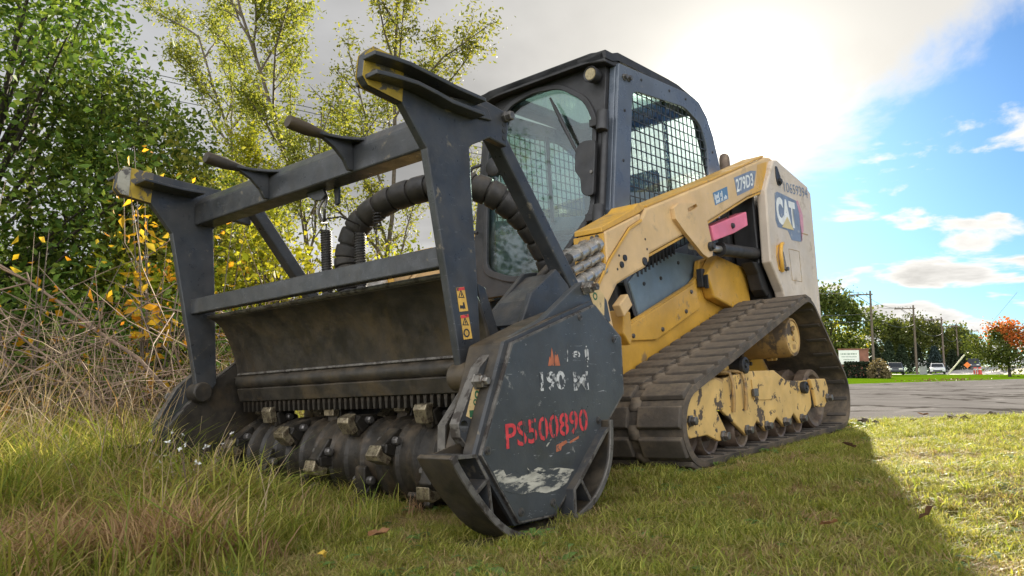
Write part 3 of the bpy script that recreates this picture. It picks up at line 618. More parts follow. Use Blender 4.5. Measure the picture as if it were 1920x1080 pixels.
for s in (1, -1):
    b = B(); vs = []; fs = []
    yy = [.545, .985]
    for i in range(NP):
        p = path[i]; n = nrm(i); q = p-n*.026
        vs += [(p.x, .545, p.y), (p.x, .985, p.y), (q.x, .990, q.y), (q.x, .540, q.y)]
    for i in range(NP):
        a = i*4; c = ((i+1) % NP)*4
        fs += [(a+k, a+(k+1) % 4, c+(k+1) % 4, c+k) for k in range(4)]
    b.add(vs, fs); trk = lp(b, 'track', RUBBER, 0, smooth=40, mirror=s < 0)
    lug0 = {}
    for i in range(NL):
        p, n = pos_at((i+.5)/NL); d = Vector((-n.y, n.x))
        M = Matrix(((d.x, 0, n.x, p.x), (0, 1, 0, 0), (d.y, 0, n.y, p.y), (0, 0, 0, 1)))
        for key, y0, y1 in (('o', .775, .982), ('i', .548, .735)):
            if key not in lug0:
                hw = .049
                bb = B(); vs = []
                for y in (y0, y1):
                    vs += [(-hw, y, -.003), (hw, y, -.003), (hw*.86, y+(.006 if y == y0 else -.004), .017), (-hw*.86, y+(.006 if y == y0 else -.004), .017)]
                bb.add(vs, [(0, 1, 2, 3), (7, 6, 5, 4), (0, 4, 5, 1), (1, 5, 6, 2), (2, 6, 7, 3), (3, 7, 4, 0)])
                o = bb.build('tread_lug', RUBBER, trk, mirror=s < 0, bevel=.004); lug0[key] = o
            else:
                o = lug0[key].copy(); COL.objects.link(o); o.parent = trk
            o.matrix_local = M
        # rounded centre knob of the next half pitch
        p, n = pos_at((i+1.0)/NL); d = Vector((-n.y, n.x))
        M = Matrix(((d.x, 0, n.x, p.x), (0, 1, 0, 0), (d.y, 0, n.y, p.y), (0, 0, 0, 1)))
        if 'c' not in lug0:
            bb = B(); vs = []
            for y, h in ((.728, .0), (.737, .018), (.773, .018), (.782, .0)):
                for x in (-.034, -.024, .024, .034): vs.append((x, y, -.003+(h if abs(x) < .03 else h*.2)))
            fs = [(r*4+k, r*4+k+1, r*4+k+5, r*4+k+4) for r in range(3) for k in range(3)]
            bb.add(vs, fs); o = bb.build('center_knob', RUBBER, trk, mirror=s < 0, smooth=60, bevel=0); lug0['c'] = o
        else:
            o = lug0['c'].copy(); COL.objects.link(o); o.parent = trk
        o.matrix_local = M
        # inner drive bar, chevron
        p, n = pos_at((i+.25)/NL); d = Vector((-n.y, n.x))
        M = Matrix(((d.x, 0, n.x, p.x), (0, 1, 0, 0), (d.y, 0, n.y, p.y), (0, 0, 0, 1)))
        if 'd' not in lug0:
            bb = B().prism([(-.012, -.033), (-.010, -.024), (.010, -.024), (.012, -.033)], .86, .975)
            o = bb.build('drive_lug', RUBIN, trk, mirror=s < 0, bevel=.003); lug0['d'] = o
        else:
            o = lug0['d'].copy(); COL.objects.link(o); o.parent = trk
        o.matrix_local = M
    mir = s < 0
    def wheel(cx, cz, r, y0, y1, name='roller', m=WHEEL):
        w = y1-y0; prof = [(y0, r*.25), (y0, r*.93), (y0+.012, r), (y0+w*.32, r), (y0+w*.36, r*.82), (y0+w*.64, r*.82), (y0+w*.68, r), (y1-.012, r), (y1, r*.94), (y1-.004, r*.82), (y1-.028, r*.72), (y1-.03, r*.34), (y1-.005, r*.30), (y1-.003, r*.10)]
        return lp(B().lathe(prof, (cx, 0, cz), n=30), name, m, 0, smooth=35, mirror=mir)
    wheel(.525, .178, .145, .66, .90, 'front_idler'); wheel(.325, .120, .092, .66, .915)
    for x in (.015, -.235, -.475, -.715): wheel(x, .108, .080, .64, .925)
    wheel(-1.062, .200, .170, .70, .91, 'rear_idler'); wheel(-1.275, .205, .168, .56, .70, 'rear_idler'); wheel(-.86, .13, .10, .60, .72, 'inner_roller')
    # sprocket with teeth, drive motor
    bs = B(); n = 14; vs = []
    outl = []
    for i in range(n):
        a = 2*math.pi*i/n
        for da, rr in ((-.13, .128), (-.06, .158), (.06, .158), (.13, .128)): outl.append((-.885+rr*math.cos(a+da), .585+rr*math.sin(a+da)))
    lp(bs.prism(outl, .735, .765), 'sprocket', FRAMEY, .003, mirror=mir)
    mt = lp(B().lathe([(.60, .125), (.64, .125), (.645, .112), (.90, .112), (.915, .106), (.917, .095), (.911, .092), (.911, .03)], (-.80, 0, .556), n=36), 'drive_motor', BROWNY, .0, smooth=35, mirror=mir)
    lp(B().lathe([(.9112, .088), (.914, .088)], (-.80, 0, .556), n=30), 'motor_cap', FRAMEY, 0, mirror=mir, parent=mt)
    lp(B().tube([(-.80, .918, .575), (-.78, .92, .59), (-.79, .92, .615), (-.815, .92, .615), (-.82, .918, .595)], .005, 6).lathe([(.914, .014), (.922, .012)], (-.80, 0, .548), n=12).box(-.825, -.782, .914, .916, .488, .515), 'cap_markings', BROWNY, 0, mirror=mir, parent=mt)
    for k in range(7):
        a = 2*math.pi*k/7+.2; lp(B().lathe([(.64, .013), (.66, .013)], (-.80+.135*math.cos(a), 0, .556+.135*math.sin(a)), n=6), 'motor_bolt', BOLT, .001, mirror=mir, parent=mt)
    # undercarriage frame
    FR = [(.237, .320), (.214, .342), (.187, .362), (-.06, .386), (-.405, .381), (-.555, .325), (-.726, .313), (-.90, .310), (-.905, .17), (-.882, .152), (-.80, .118), (-.745, .085), (-.705, .085), (-.62, .145), (-.52, .088), (-.48, .085), (-.385, .142), (-.28, .088), (-.235, .085), (-.133, .145), (-.045, .088), (.0, .085), (.237, .214)]
    fr = lp(B().prism(FR, .925, .945), 'undercarriage_frame', FRAMEY, .006, mirror=mir)
    lp(B().prism([(.22, .32), (.18, .352), (-.06, .374), (-.40, .37), (-.56, .315), (-.9, .30), (-.9, .20), (.22, .22)], .62, .924), 'frame_box', BROWNY, .01, mirror=mir, parent=fr)
    lp(B().prism([(-.86, .318), (-1.109, .311), (-1.145, .256), (-1.124, .188), (-1.05, .150), (-.93, .158), (-.905, .24)], .9455, .966), 'rear_hanger', FRAMEY, .006, mirror=mir, parent=fr)
    lp(B().prism([(.624, .26), (.60, .285), (.527, .318), (.43, .355), (.32, .365), (.255, .345), (.262, .225), (.335, .225), (.258, .13), (.265, .105), (.30, .092), (.34, .092), (.448, .128), (.6, .128), (.632, .144)], .946, .966), 'front_fork', FRAMEY, .006, mirror=mir, parent=fr)
    lp(B().prism([(.50, .33), (.30, .374), (.20, .36), (.20, .25), (.5, .26)], .66, .944), 'fork_beam', BROWNY, .01, mirror=mir, parent=fr)
    lp(B().prism([(-.10, .345), (-.11, .245), (-.33, .235), (-.36, .34), (-.30, .355)], .9455, .951), 'cover_plate', FRAMEY, .002, mirror=mir, parent=fr)
    lp(B().box(-.135, -.085, .951, .966, .262, .30), 'latch_block', BOLT, .003, mirror=mir, parent=fr)
    for x in (.155, .02):
        lp(B().tube([(x+.03, .90, .392), (x, .955, .385), (x-.005, .965, .34), (x-.01, .962, .25), (x-.01, .955, .205)], .009, 8), 'clip_bar', BROWNY, 0, smooth=50, mirror=mir, parent=fr)
    for x, z in ((.60, .20), (.305, .112), (.0, .112), (-.235, .112), (-.478, .112), (-.72, .112), (-1.10, .20)):
        lp(B().lathe([(.945, .026), (.955, .026), (.956, .019), (.976, .019), (.978, .014)], (x, .022 if x in (.60, .305, -1.10) else 0, z), n=6), 'axle_bolt', BOLT, .001, mirror=mir, parent=fr)
    for x, z, r in ((.002, .415, .040), (-.775, .275, .034)):
        hb = lp(B().lathe([(.88, r*.9), (.95, r*.9), (.952, r), (.972, r), (.976, r*.7), (.968, r*.6), (.968, .012), (.978, .010)], (x, 0, z), n=20), 'suspension_hub', CABD, .001, smooth=35, mirror=mir, parent=fr)
    lp(B().prism([(.08, .375), (.075, .44), (.03, .455), (-.05, .44), (-.055, .375)], .82, .90), 'suspension_bracket', FRAMEY, .006, mirror=mir, parent=fr)
    # ---- chassis side, lower body
    lp(B().prism([(.72, .33), (.74, .50), (.60, .56), (.42, .545), (.40, .615), (-.39, .885), (-.47, .93), (-.50, 1.02), (-.62, 1.05), (-1.60, 1.0), (-1.66, .45), (-1.3, .28), (.5, .24)], .50, .535), 'chassis_side', YEL, .008, mirror=mir)
    lp(B().prism([(.395, .612), (.40, .560), (.08, .568), (-.10, .63), (-.42, .74), (-.39, .882)], .5355, .552), 'side_fender', YEL, .004, mirror=mir)
    for x, z in ((.31, .585), (.02, .62), (-.25, .72), (-.33, .83)):
        lp(B().lathe([(.552, .012), (.560, .010)], (x, 0, z), n=8), 'fender_bolt', BOLT, 0, mirror=mir)
    lp(B().prism([(-.45, .93), (-.60, 1.05), (-1.0, 1.0), (-1.02, .70), (-.52, .80)], .5355, .60), 'rear_fender_box', YEL, .01, mirror=mir)
    # door latch on the fender
    lp(B().box(-.475, -.435, .54, .575, .86, .965).box(-.46, -.452, .575, .60, .85, .93), 'latch', CABD, .004, mirror=mir)
    # ---- lift arm
    ARMO = [(-1.152, 1.696), (-1.091, 1.688), (-.70, 1.549), (-.313, 1.413), (.437, 1.160), (.497, 1.094), (.605, 1.045), (.785, .889), (.894, .769), (.93, .60), (.93, .42), (.80, .40), (.78, .60), (.808, .707), (.73, .788), (.636, .824), (.487, .877), (.447, .909), (.434, .947), (.067, 1.078), (-.196, 1.169), (-.764, 1.391), (-1.039, 1.470), (-1.12, 1.54), (-1.21, 1.687)]
    am = lp(B().prism(ARMO, .60, .75), 'lift_arm', ARM, .012, mirror=mir)
    # darker, cleaner top flange of the arm
    lp(B().wall([(-1.07, 1.690), (-.70, 1.557), (-.313, 1.421), (.42, 1.172)], .605, .742, .012), 'arm_top_flange', YEL, .003, mirror=mir, parent=am)
    lp(B().wall([(.434, .938), (.067, 1.069), (-.19, 1.160), (-.764, 1.382), (-1.03, 1.461)], .607, .744, .012), 'arm_bottom_flange', YEL, .003, mirror=mir, parent=am)
    lp(B().prism([(.815, 1.006), (.491, 1.131), (.446, 1.155), (.44, 1.172), (.50, 1.176), (.54, 1.146), (.815, 1.030)], .60, .744), 'arm_nose_flange', YEL, .004, mirror=mir, parent=am)
    lp(B().prism([(.80, 1.010), (.491, 1.128), (.50, 1.094), (.61, 1.045), (.785, .892), (.80, .87)], .605, .7495), 'coupler_block', ARM, .01, mirror=mir, parent=am)
    lp(B().box(.8005, .810, .59, .745, .79, 1.003), 'end_plate', YEL, .003, mirror=mir, parent=am)
    for y, z in ((.69, .990), (.715, .992)): lp(B().lathe([(0, .009), (.008, .008)], (.810, y, z), 'x', n=8), 'plate_bolt', BOLT, 0, mirror=mir, parent=am)
    lp(B().wall([(.497, 1.094), (.605, 1.045), (.785, .889), (.894, .769)], .7505, .758, .012), 'nose_seam', YEL, .002, mirror=mir, parent=am)
    lb = lp(B().ring([(.209, 1.185), (.20, 1.134), (.106, 1.075), (-.065, .983), (-.117, .970), (-.17, .985), (-.182, 1.02), (-.165, 1.087), (-.145, 1.159), (-.085, 1.25), (.05, 1.235), (.16, 1.215)], [(.068, 1.202), (.06, 1.186), (-.02, 1.214), (-.045, 1.228), (-.03, 1.240)], .7503, .772, n=20), 'cylinder_lobe', ARM, .006, mirror=mir, parent=am)
    for x, z, r in ((.66, .908, .015), (.69, .876, .015), (.492, .906, .020), (.704, .915, .006), (.724, .854, .006), (.47, 1.01, .006), (.46, .965, .006)):
        lp(B().lathe([(.750, r), (.756 if r > .01 else .7515, r*.9)], (x, 0, z), n=14), 'arm_hole_plug', CABD, 0, mirror=mir, parent=am)
    lp(B().lathe([(.772, .024), (.786, .024), (.788, .016), (.80, .016)], (-.163+.02, 0, 1.03), n=14), 'lobe_pin', CABD, .002, mirror=mir, parent=am)
    # small brackets below the nose
    lp(B().box(-.045, .045, -.02, .02, -.03, .03, Matrix.Translation((.69, .74, .70)) @ Matrix.Rotation(RAD(35), 4, 'Y')), 'hose_clamp', ARM, .005, mirror=mir, parent=am)
    lp(B().prism([(.56, .68), (.62, .69), (.63, .58), (.58, .53), (.56, .56)], .58, .70), 'coupler_hook', YEL, .006, mirror=mir, parent=am)
    lp(B().prism([(.86, .60), (.72, .62), (.62, .52), (.60, .44), (.72, .38), (.95, .36), (.98, .52)], .52, .64), 'coupler_ear', YEL, .01, mirror=mir, parent=am)
    # auxiliary hydraulic fittings
    for k, (y, z, r) in enumerate(((.712, .958, .027), (.722, .905, .018), (.724, .850, .026), (.655, .962, .022))):
        P0 = Vector((.810, y, z)); dirx = Vector((.24, .018, -.082)); ft = B()
        prof = [(0, 1.25), (.12, 1.25), (.12, .95), (.34, .95), (.34, 1.15), (.44, 1.15), (.44, .9), (.62, .9), (.62, 1.12), (.72, 1.12), (.72, .85), (1.0, .85)]
        ft.tube([P0+dirx*t for t, _ in prof], [r*q for _, q in prof], 14)
        lp(ft, 'hydraulic_fitting', CHROME, 0, smooth=30, mirror=mir, parent=am)
        lp(B().tube([P0+dirx*.98, P0+dirx*1.25+Vector((0, -.01, -.02)), P0+dirx*1.45+Vector((0, -.04, -.06))], r*.75, 10), 'hydraulic_hose', HOSE, 0, smooth=50, mirror=mir, parent=am)
    # lift cylinder and pink lock brace
    cyl = lp(B().tube([(-.46, .68, 1.060), (-1.20, .68, 1.085)], .036, 22), 'lift_cylinder', CABD, .003, smooth=40, mirror=mir)
    lp(B().tube([(-.46, .68, 1.060), (-.485, .68, 1.061)], .0405, 22), 'cylinder_gland', CABD, .002, smooth=40, mirror=mir, parent=cyl)
    lp(B().tube([(-.12, .68, 1.045), (-.46, .68, 1.060)], .019, 18), 'cylinder_rod', CHROME, 0, smooth=40, mirror=mir, parent=cyl)
    if s > 0:
        pk = B(); pk.prism([(-.262, 1.158), (-.284, 1.080), (-.55, 1.150), (-.752, 1.218), (-.748, 1.300)], .66, .735)
        o = lp(pk, 'arm_lock_brace', PINK, .006)
        lp(B().tube([(-.55, .70, 1.222), (-.55, .71, 1.275), (-.54, .715, 1.285)], .006, 8).lathe([(.735, .017), (.747, .013)], (-.53, 0, 1.19), n=12), 'lock_pin', CABD, 0, parent=o)
        lp(B().box(-.46, -.44, .69, .70, 1.23, 1.30).tube([(-.40, .70, 1.22), (-.40, .71, 1.245), (-.45, .71, 1.25)], .005, 6), 'brace_hanger', CHROME, .001, parent=o)
    # ---- rear tower
    TW_ = [(-1.129, 1.668), (-1.192, 1.680), (-1.26, 1.665), (-1.716, 1.587), (-1.69, 1.0), (-1.678, .60), (-1.20, .60), (-1.083, .844), (-.932, 1.014), (-.961, 1.452), (-1.073, 1.601)]
    tw = lp(B().prism(TW_, .72, .78), 'rear_tower', TOWER, .010, mirror=mir)
    lp(B().prism([(-1.70, 1.575), (-1.68, .62), (-1.72, .62), (-1.76, 1.55)], .42, .779), 'tower_rear_face', TOWER, .008, mirror=mir, parent=tw)
    lp(B().prism(rounded([(-1.140, 1.632), (-1.168, 1.63), (-1.215, 1.56), (-1.21, 1.515), (-1.15, 1.51), (-1.135, 1.56)], .02, 3), .7805, .786), 'pivot_slot', CABD, .001, mirror=mir, parent=tw)
    lp(B().lathe([(.786, .019), (.80, .019), (.802, .012)], (-1.18, 0, 1.538), n=6), 'pivot_bolt', CABD, .001, mirror=mir, parent=tw)
    lp(B().tube([(-1.135, .786, 1.14), (-1.07, .80, 1.125), (-1.035, .805, 1.07), (-1.05, .80, 1.0), (-1.075, .79, .965)], .012, 10), 'grab_strap', YEL, 0, smooth=50, mirror=mir, parent=tw)
    lp(B().prism([(-1.08, 1.13), (-1.04, 1.12), (-1.02, 1.05), (-1.04, .97), (-1.09, .96), (-1.075, 1.05)], .7802, .786), 'latch_recess', YEL, .001, mirror=mir, parent=tw)
    lp(B().tube([(-1.10, .79, 1.085), (-1.10, .80, 1.0), (-1.085, .80, .975)], .008, 8).lathe([(.78, .014), (.80, .012)], (-1.155, 0, .985), n=10), 'tower_latch', BOLT, 0, mirror=mir, parent=tw)
    lp(B().ring([(-1.24, 1.12), (-1.42, 1.12), (-1.42, .92), (-1.25, .92)], [(-1.243, 1.117), (-1.417, 1.117), (-1.417, .923), (-1.253, .923)], .7802, .7812, n=8), 'panel_seam', BROWNY, 0, mirror=mir, parent=tw)
    lp(B().box(-1.49, -1.62, .7802, .7812, 1.243, 1.249), 'panel_seam', BROWNY, 0, mirror=mir, parent=tw)
    # rear arm link, dark
    lp(B().prism([(-.95, 1.46), (-1.60, 1.45), (-1.62, .75), (-1.10, .75), (-.96, 1.02)], .55, .70), 'engine_bay_side', CABD, .01, mirror=mir)
    # black bellcrank under the cylinder
    lp(B().prism([(-.86, 1.02), (-1.12, 1.02), (-1.10, .86), (-1.03, .82), (-.97, .86), (-.93, .95)], .62, .70), 'cylinder_bracket', CABD, .008, mirror=mir)
# lettering on the arm and tower (left side)
am = [o for o in bpy.data.objects if o.name.startswith('lift_arm')][0]; tw = [o for o in bpy.data.objects if o.name.startswith('rear_tower')][0]
lp(B().prism([(-.575, 1.470), (-.60, 1.368), (-.845, 1.452), (-.905, 1.565), (-.83, 1.555)], .7503, .7512), 'number_backing', NAVY, 0, parent=am)
lp(B().prism([(-.937, 1.610), (-1.089, 1.655), (-1.03, 1.50), (-.975, 1.463), (-.775, 1.397), (-.801, 1.435), (-.885, 1.475), (-.915, 1.54)], .7503, .7511), 'yellow_panel', YEL, 0, parent=am)
text('model_number', '279D3', (-.592, .7525, 1.385), .255, .078, WHITEC, am, rise=.082, bold=.02)
st = lp(B().prism([(-.282, 1.338), (-.472, 1.403), (-.474, 1.333), (-.299, 1.272)], .7503, .7512), 'blue_sticker', BLUED, 0, parent=am)
for x0, z0, w, h, rise, n in ((-.300, 1.305, .12, .030, .041, 8), (-.312, 1.284, .150, .024, .051, 11)):
    bb = B()
    for k in range(n):
        if k in (4, 7): continue
        x = x0-w*k/n; z = z0+rise*k/n; hh = h*(.7 if k % 3 else 1.0); bb.box(x-w/n*.62, x, .7514, .7520, z, z+hh)
    tagit(lp(bb, 'sticker_print', WHITEC, 0, parent=am), kind='stuff')
lp(B().prism([(-1.093, 1.453), (-1.139, 1.468), (-1.455, 1.455), (-1.49, 1.38), (-1.50, 1.20), (-1.476, 1.186), (-1.311, 1.18), (-1.255, 1.236), (-1.09, 1.240), (-1.066, 1.28)], .7803, .7811), 'logo_backing', NAVY, 0, parent=tw)
lp(B().prism([(-1.458, 1.4545), (-1.493, 1.462), (-1.557, 1.369), (-1.545, 1.273), (-1.476, 1.185), (-1.503, 1.201), (-1.493, 1.38)], .7803, .7811), 'logo_pink_side', PINKD, 0, parent=tw)
text('logo_lettering', 'CAT', (-1.092, .7822, 1.262), .325, .175, WHITEC, tw, bold=.055)
lp(B().prism([(-1.262, 1.325), (-1.160, 1.247), (-1.362, 1.249)], .7824, .7831), 'logo_triangle', YELD, 0, parent=tw)
text('fleet_number', '10659394', (-1.262, .7822, 1.487), .425, .066, NAVY, tw, rise=.018)

# ---- engine hood and belly
lp(B().box(-1.70, -.90, -.54, .54, .55, 1.42), 'engine_hood', CABD, .03)
lp(B().box(-1.62, .60, -.50, .50, .26, .62), 'belly_pan', YEL, .02)
lp(B().prism([(.60, .30), (.95, .34), (.97, .60), (.72, .66), (.55, .60)], -.52, .52), 'coupler', BROWNY, .015)
bc = lp(B().lathe([(0, .045), (.03, .045), (.032, .036), (.10, .036), (.125, .028), (.135, .012)], (-1.50, .30, 1.755), 'z', n=20), 'exhaust_cap', WHEEL, .002, smooth=40)
lp(B().prism([(-1.40, 1.60), (-1.44, 1.76), (-1.56, 1.76), (-1.64, 1.60)], .24, .36), 'cap_bracket', ARM, .006, parent=bc)
lp(B().box(-1.68, -1.0, -.50, .50, 1.42, 1.60), 'radiator_cover', CABD, .03)

# ---- cab
cab = lp(B().ring([(.12, 2.035), (-.643, 2.066), (-.80, 2.045), (-.90, 1.97), (-.965, 1.86), (-1.036, 1.64), (-1.07, 1.0), (-.70, .92), (.125, .69), (.20, .85), (.275, 1.23)], rounded([(-.0, 1.915), (-.60, 1.965), (-.80, 1.90), (-.868, 1.75), (-.80, 1.22), (.125, .93), (.115, 1.28)], .06, 4), .455, .475, n=40), 'cab_side', CABP, .005)
for s in (1, -1):
    mir = s < 0
    if s < 0:
        cab2 = cab.copy(); COL.objects.link(cab2); cab2.parent = ldr; cab2.scale = (1, -1, 1)
    # front pillar
    lp(B().prism([(.122, 2.03), (.275, 1.23), (.21, .86), (.13, .88), (.19, 1.25), (.04, 2.02)], .415, .4545), 'cab_pillar', CABP, .006, mirror=mir)
    # steel mesh guard over the opening
    win = [(-.0, 1.915), (-.60, 1.965), (-.80, 1.90), (-.868, 1.75), (-.80, 1.22), (.125, .93), (.115, 1.28)]
    def clip(poly, axis, v):
        xs = []
        for i in range(len(poly)):
            a, c = poly[i], poly[(i+1) % len(poly)]
            if (a[axis]-v)*(c[axis]-v) < 0:
                t = (v-a[axis])/(c[axis]-a[axis]); xs.append(a[1-axis]+t*(c[1-axis]-a[1-axis]))
        return sorted(xs)
    sc = B()
    for v in np.arange(-.85, .12, .052):
        xs = clip(win, 0, v)
        if len(xs) == 2: sc.box(v-.0024, v+.0024, .4575, .4625, xs[0]-.01, xs[1]+.01)
    for v in np.arange(.95, 1.96, .0535):
        xs = clip(win, 1, v)
        if len(xs) == 2: sc.box(xs[0]-.01, xs[1]+.01, .4627, .4675, v-.0024, v+.0024)
    o = lp(sc, 'window_screen', SCREEN, 0, mirror=mir); tagit(o, kind='stuff')
    lp(B().prism([(-.84, 1.20), (-.86, 1.50), (.13, 1.34), (.15, .90)], .430, .440), 'lower_side_panel', PANEL, .002, mirror=mir)
    pane = lp(B().prism([(.10, 1.34), (.0, 1.93), (-.60, 1.98), (-.82, 1.91), (-.88, 1.75), (-.86, 1.50)], .432, .438), 'side_window', GLASSR, 0, mirror=mir)
    lp(B().box(-.44, -.405, .425, .4315, 1.40, 1.97), 'window_bar', CABD, .002, mirror=mir)
    # blue-grey lower door skin with vent slots
    lp(B().prism([(.20, .86), (.125, .69), (-.64, .925), (-.72, 1.06), (-.32, 1.06), (.12, .915)], .4755, .488), 'lower_cab_panel', PANEL, .004, mirror=mir)
    for k in range(11):
        x = .115-k*.041; z = .905+k*.0150
        lp(B().box(x-.009, x+.009, .4757, .490, z-.012, z+.052), 'vent_slot', CABD, 0, mirror=mir)
    for x, z in ((.06, .86), (-.12, .90), (-.33, 1.0)): lp(B().lathe([(.488, .011), (.494, .009)], (x, 0, z), n=8), 'panel_bolt', CABD, 0, mirror=mir)
    for x, z in ((.083, 1.966), (.038, 1.970)): lp(B().lathe([(.475, .019), (.482, .019), (.483, .014), (.497, .014)], (x, 0, z), n=6), 'roof_bolt', BOLT, .001, mirror=mir)
    for x, z in ((-.10, 2.0), (-.42, 2.02), (.10, 1.78), (.15, 1.50), (-.93, 1.75), (-.955, 1.60), (-.62, 2.02)): lp(B().lathe([(.475, .009), (.479, .007)], (x, 0, z), n=8), 'cab_bolt', CABD, 0, mirror=mir)
# roof with front visor
rf = lp(B().ring([(-.80, -.455), (.215, -.455), (.215, .455), (-.80, .455)], rounded([(-.70, -.34), (.0, -.34), (.0, .34), (-.70, .34)], .06, 3), 2.070, 2.115, 'z', fn=lambda p: (p[0], p[1], p[2]-.16*max(0, -.55-p[0])-.10*max(0, abs(p[1])-.38)+(.0 if p[0] < .1 else -.02))), 'cab_roof', CABD, .010)
lp(B().box(-.72, .02, -.36, .36, 2.058, 2.064), 'roof_window', GLASSR, 0, parent=rf)
# front wall: dark surround with an arched door glass, slightly raked
rk = lambda p: (p[0]+.187*(2.033-p[2]), p[1], p[2])
OUT = [(-.455, .86), (-.455, 2.055), (-.40, 2.095), (.40, 2.095), (.4145, 2.055), (.4145, .86)]
ARCH = rounded([(-.35, 1.0), (-.41, 1.75), (-.27, 2.0), (-.08, 2.04), (.12, 2.01), (.30, 1.88), (.372, 1.74), (.378, 1.22), (.12, .93), (-.15, .93)], .06, 4)
lp(B().ring(OUT, ARCH, .10, .150, 'x', n=40, fn=rk), 'door_surround', CABD, .006)
dr = lp(B().ring([(p[0]*1.012, p[1]+(p[1]-1.5)*.012) for p in ARCH], [(p[0]*.94, 1.5+(p[1]-1.5)*.955) for p in ARCH], .145, .166, 'x', n=40, fn=rk), 'door_frame', CABD, .004)
lp(B().prism([(p[0]*.99, 1.5+(p[1]-1.5)*.99) for p in ARCH], .128, .134, 'x', fn=rk), 'door_glass', GLASS, 0, parent=dr)
lp(B().prism([(-.455, 2.02), (-.44, 2.085), (-.36, 2.10), (.36, 2.10), (.44, 2.085), (.455, 2.02), (.30, 2.055), (-.30, 2.055)], .06, .215, 'x'), 'visor', CABD, .008)
wl = lp(B().lathe([(0, .020), (.01, .038), (.06, .043), (.066, .040), (.060, .034)], (.17, .362, 1.978), 'x', n=22), 'work_light', CABD, .001, smooth=40)
lp(B().lathe([(.0, .0335), (.004, .031)], (.229, .362, 1.978), 'x', n=22), 'lens', AMBER, 0, parent=wl)
wp = lp(B().tube([(.186, .06, 1.942), (.205, .11, 1.855), (.248, .243, 1.605)], [.006, .011, .009], 8), 'wiper', CABD, 0, smooth=50)
lp(B().tube([(.21, .13, 1.80), (.256, .262, 1.575), (.287, .335, 1.446), (.296, .372, 1.40)], .008, 8), 'wiper_arm', CABD, 0, smooth=50, parent=wp)
lp(B().prism(rounded([(.276, 1.46), (.276, 1.58), (.31, 1.615), (.36, 1.61), (.40, 1.60), (.40, 1.305), (.36, 1.305), (.325, 1.33), (.315, 1.41)], .02, 3), .178, .205, 'x', fn=rk), 'wiper_housing', CABD, .004)
lp(B().lathe([(0, .014), (.012, .012)], (.298, .355, 1.408), 'x', n=12).lathe([(0, .010), (.010, .009)], (.315, .385, 1.43), 'x', n=12), 'wiper_pivot', BOLT, .001)
lp(B().tube([(.215, .43, 1.75), (.33, .43, 1.16)], .018, 14), 'hinge_post', CABD, 0, smooth=50)
for z in (1.70, 1.19):
    x = .19+.187*(2.033-z); hg = lp(B().tube([(x-.01, .43, z+.055), (x+.012, .43, z-.055)], .032, 16), 'door_hinge', CABD, .003, smooth=40)
    lp(B().box(x-.03, x+.02, .36, .43, z-.02, z+.02), 'hinge_leaf', CABD, .004, parent=hg)
lp(B().tube([(.275, -.40, 1.647), (.29, -.455, 1.64), (.295, -.475, 1.60), (.345, -.455, 1.31), (.352, -.44, 1.26), (.352, -.385, 1.236)], .010, 10), 'grab_handle', CABD, 0, smooth=50)
lp(B().lathe([(0, .03), (.01, .05), (.05, .055), (.06, .04)], (.225, -.31, 1.62), 'x', n=18).tube([(.23, -.37, 1.62), (.23, -.31, 1.62)], .012, 8), 'cab_lamp', CABD, .001, smooth=40)
# cab interior: floor, rear wall with window, seat, levers, lap bar
lp(B().box(-1.0, .20, -.41, .41, .70, .86), 'cab_floor', CABD, .01)
lp(B().ring([(-.454, .95), (-.454, 2.06), (.454, 2.06), (.454, .95)], rounded([(-.40, 1.42), (-.40, 2.0), (.40, 2.0), (.40, 1.42)], .06, 4), -1.0, -.96, 'x', fn=lambda p: (p[0]+.38*(p[2]-1.64) if p[2] > 1.64 else p[0], p[1], p[2])), 'rear_wall', CABD, .003)
se = lp(B().prism([(-.90, 1.50), (-.78, 1.52), (-.66, 1.02), (-.30, 1.02), (-.26, .95), (-.30, .87), (-.80, .87)], -.24, .24), 'seat', SEATM, .03)
lp(B().box(-.88, -.80, -.13, .13, 1.53, 1.70), 'head_rest', SEATM, .02, parent=se)
for y in (-.33, .33):
    pd = lp(B().box(-.55, -.02, y-.055, y+.055, .95, 1.10), 'armrest_console', SEATM, .02)
    lp(B().tube([(-.05, y, 1.09), (-.03, y, 1.22)], [.012, .022], 10), 'joystick', SEATM, .002, smooth=50, parent=pd)
lp(B().tube([(-.60, -.36, 1.30), (-.10, -.34, 1.24), (.0, -.25, 1.22), (.0, .25, 1.22), (-.10, .34, 1.24), (-.60, .36, 1.30)], .018, 10), 'lap_bar', SEATM, 0, smooth=50)
lp(B().box(.02, .10, .18, .36, 1.30, 1.44), 'display', SEATM, .01)

# ================================================================ VEGETATION
def leaves(P, size, up=.2, aspect=.55, fold=.25, droop=None):
    """P (n,3) leaf bases -> folded diamond leaves (4 verts, 2 tris)"""
    n = len(P); d = rng.normal(size=(n, 3)); d[:, 2] = d[:, 2]*.7+up
    if droop is not None: d = d+droop
    d /= np.linalg.norm(d, axis=1, keepdims=True)
    u = rng.normal(size=(n, 3)); w = np.cross(d, u); w /= np.linalg.norm(w, axis=1, keepdims=True); nn = np.cross(w, d)
    L = (size*(.45+1.05*rng.random(n)**1.3))[:, None]; Wd = L*aspect*.5
    V = np.empty((n, 4, 3)); V[:, 0] = P; V[:, 1] = P+d*L*.45+w*Wd+nn*L*fold*.3; V[:, 2] = P+d*L-nn*L*.12; V[:, 3] = P+d*L*.45-w*Wd+nn*L*fold*.3
    b = (np.arange(n)*4)[:, None]
    F = np.concatenate([b+np.array([0, 1, 2]), b+np.array([0, 2, 3])], 1).reshape(-1, 3)
    return V.reshape(-1, 3), F
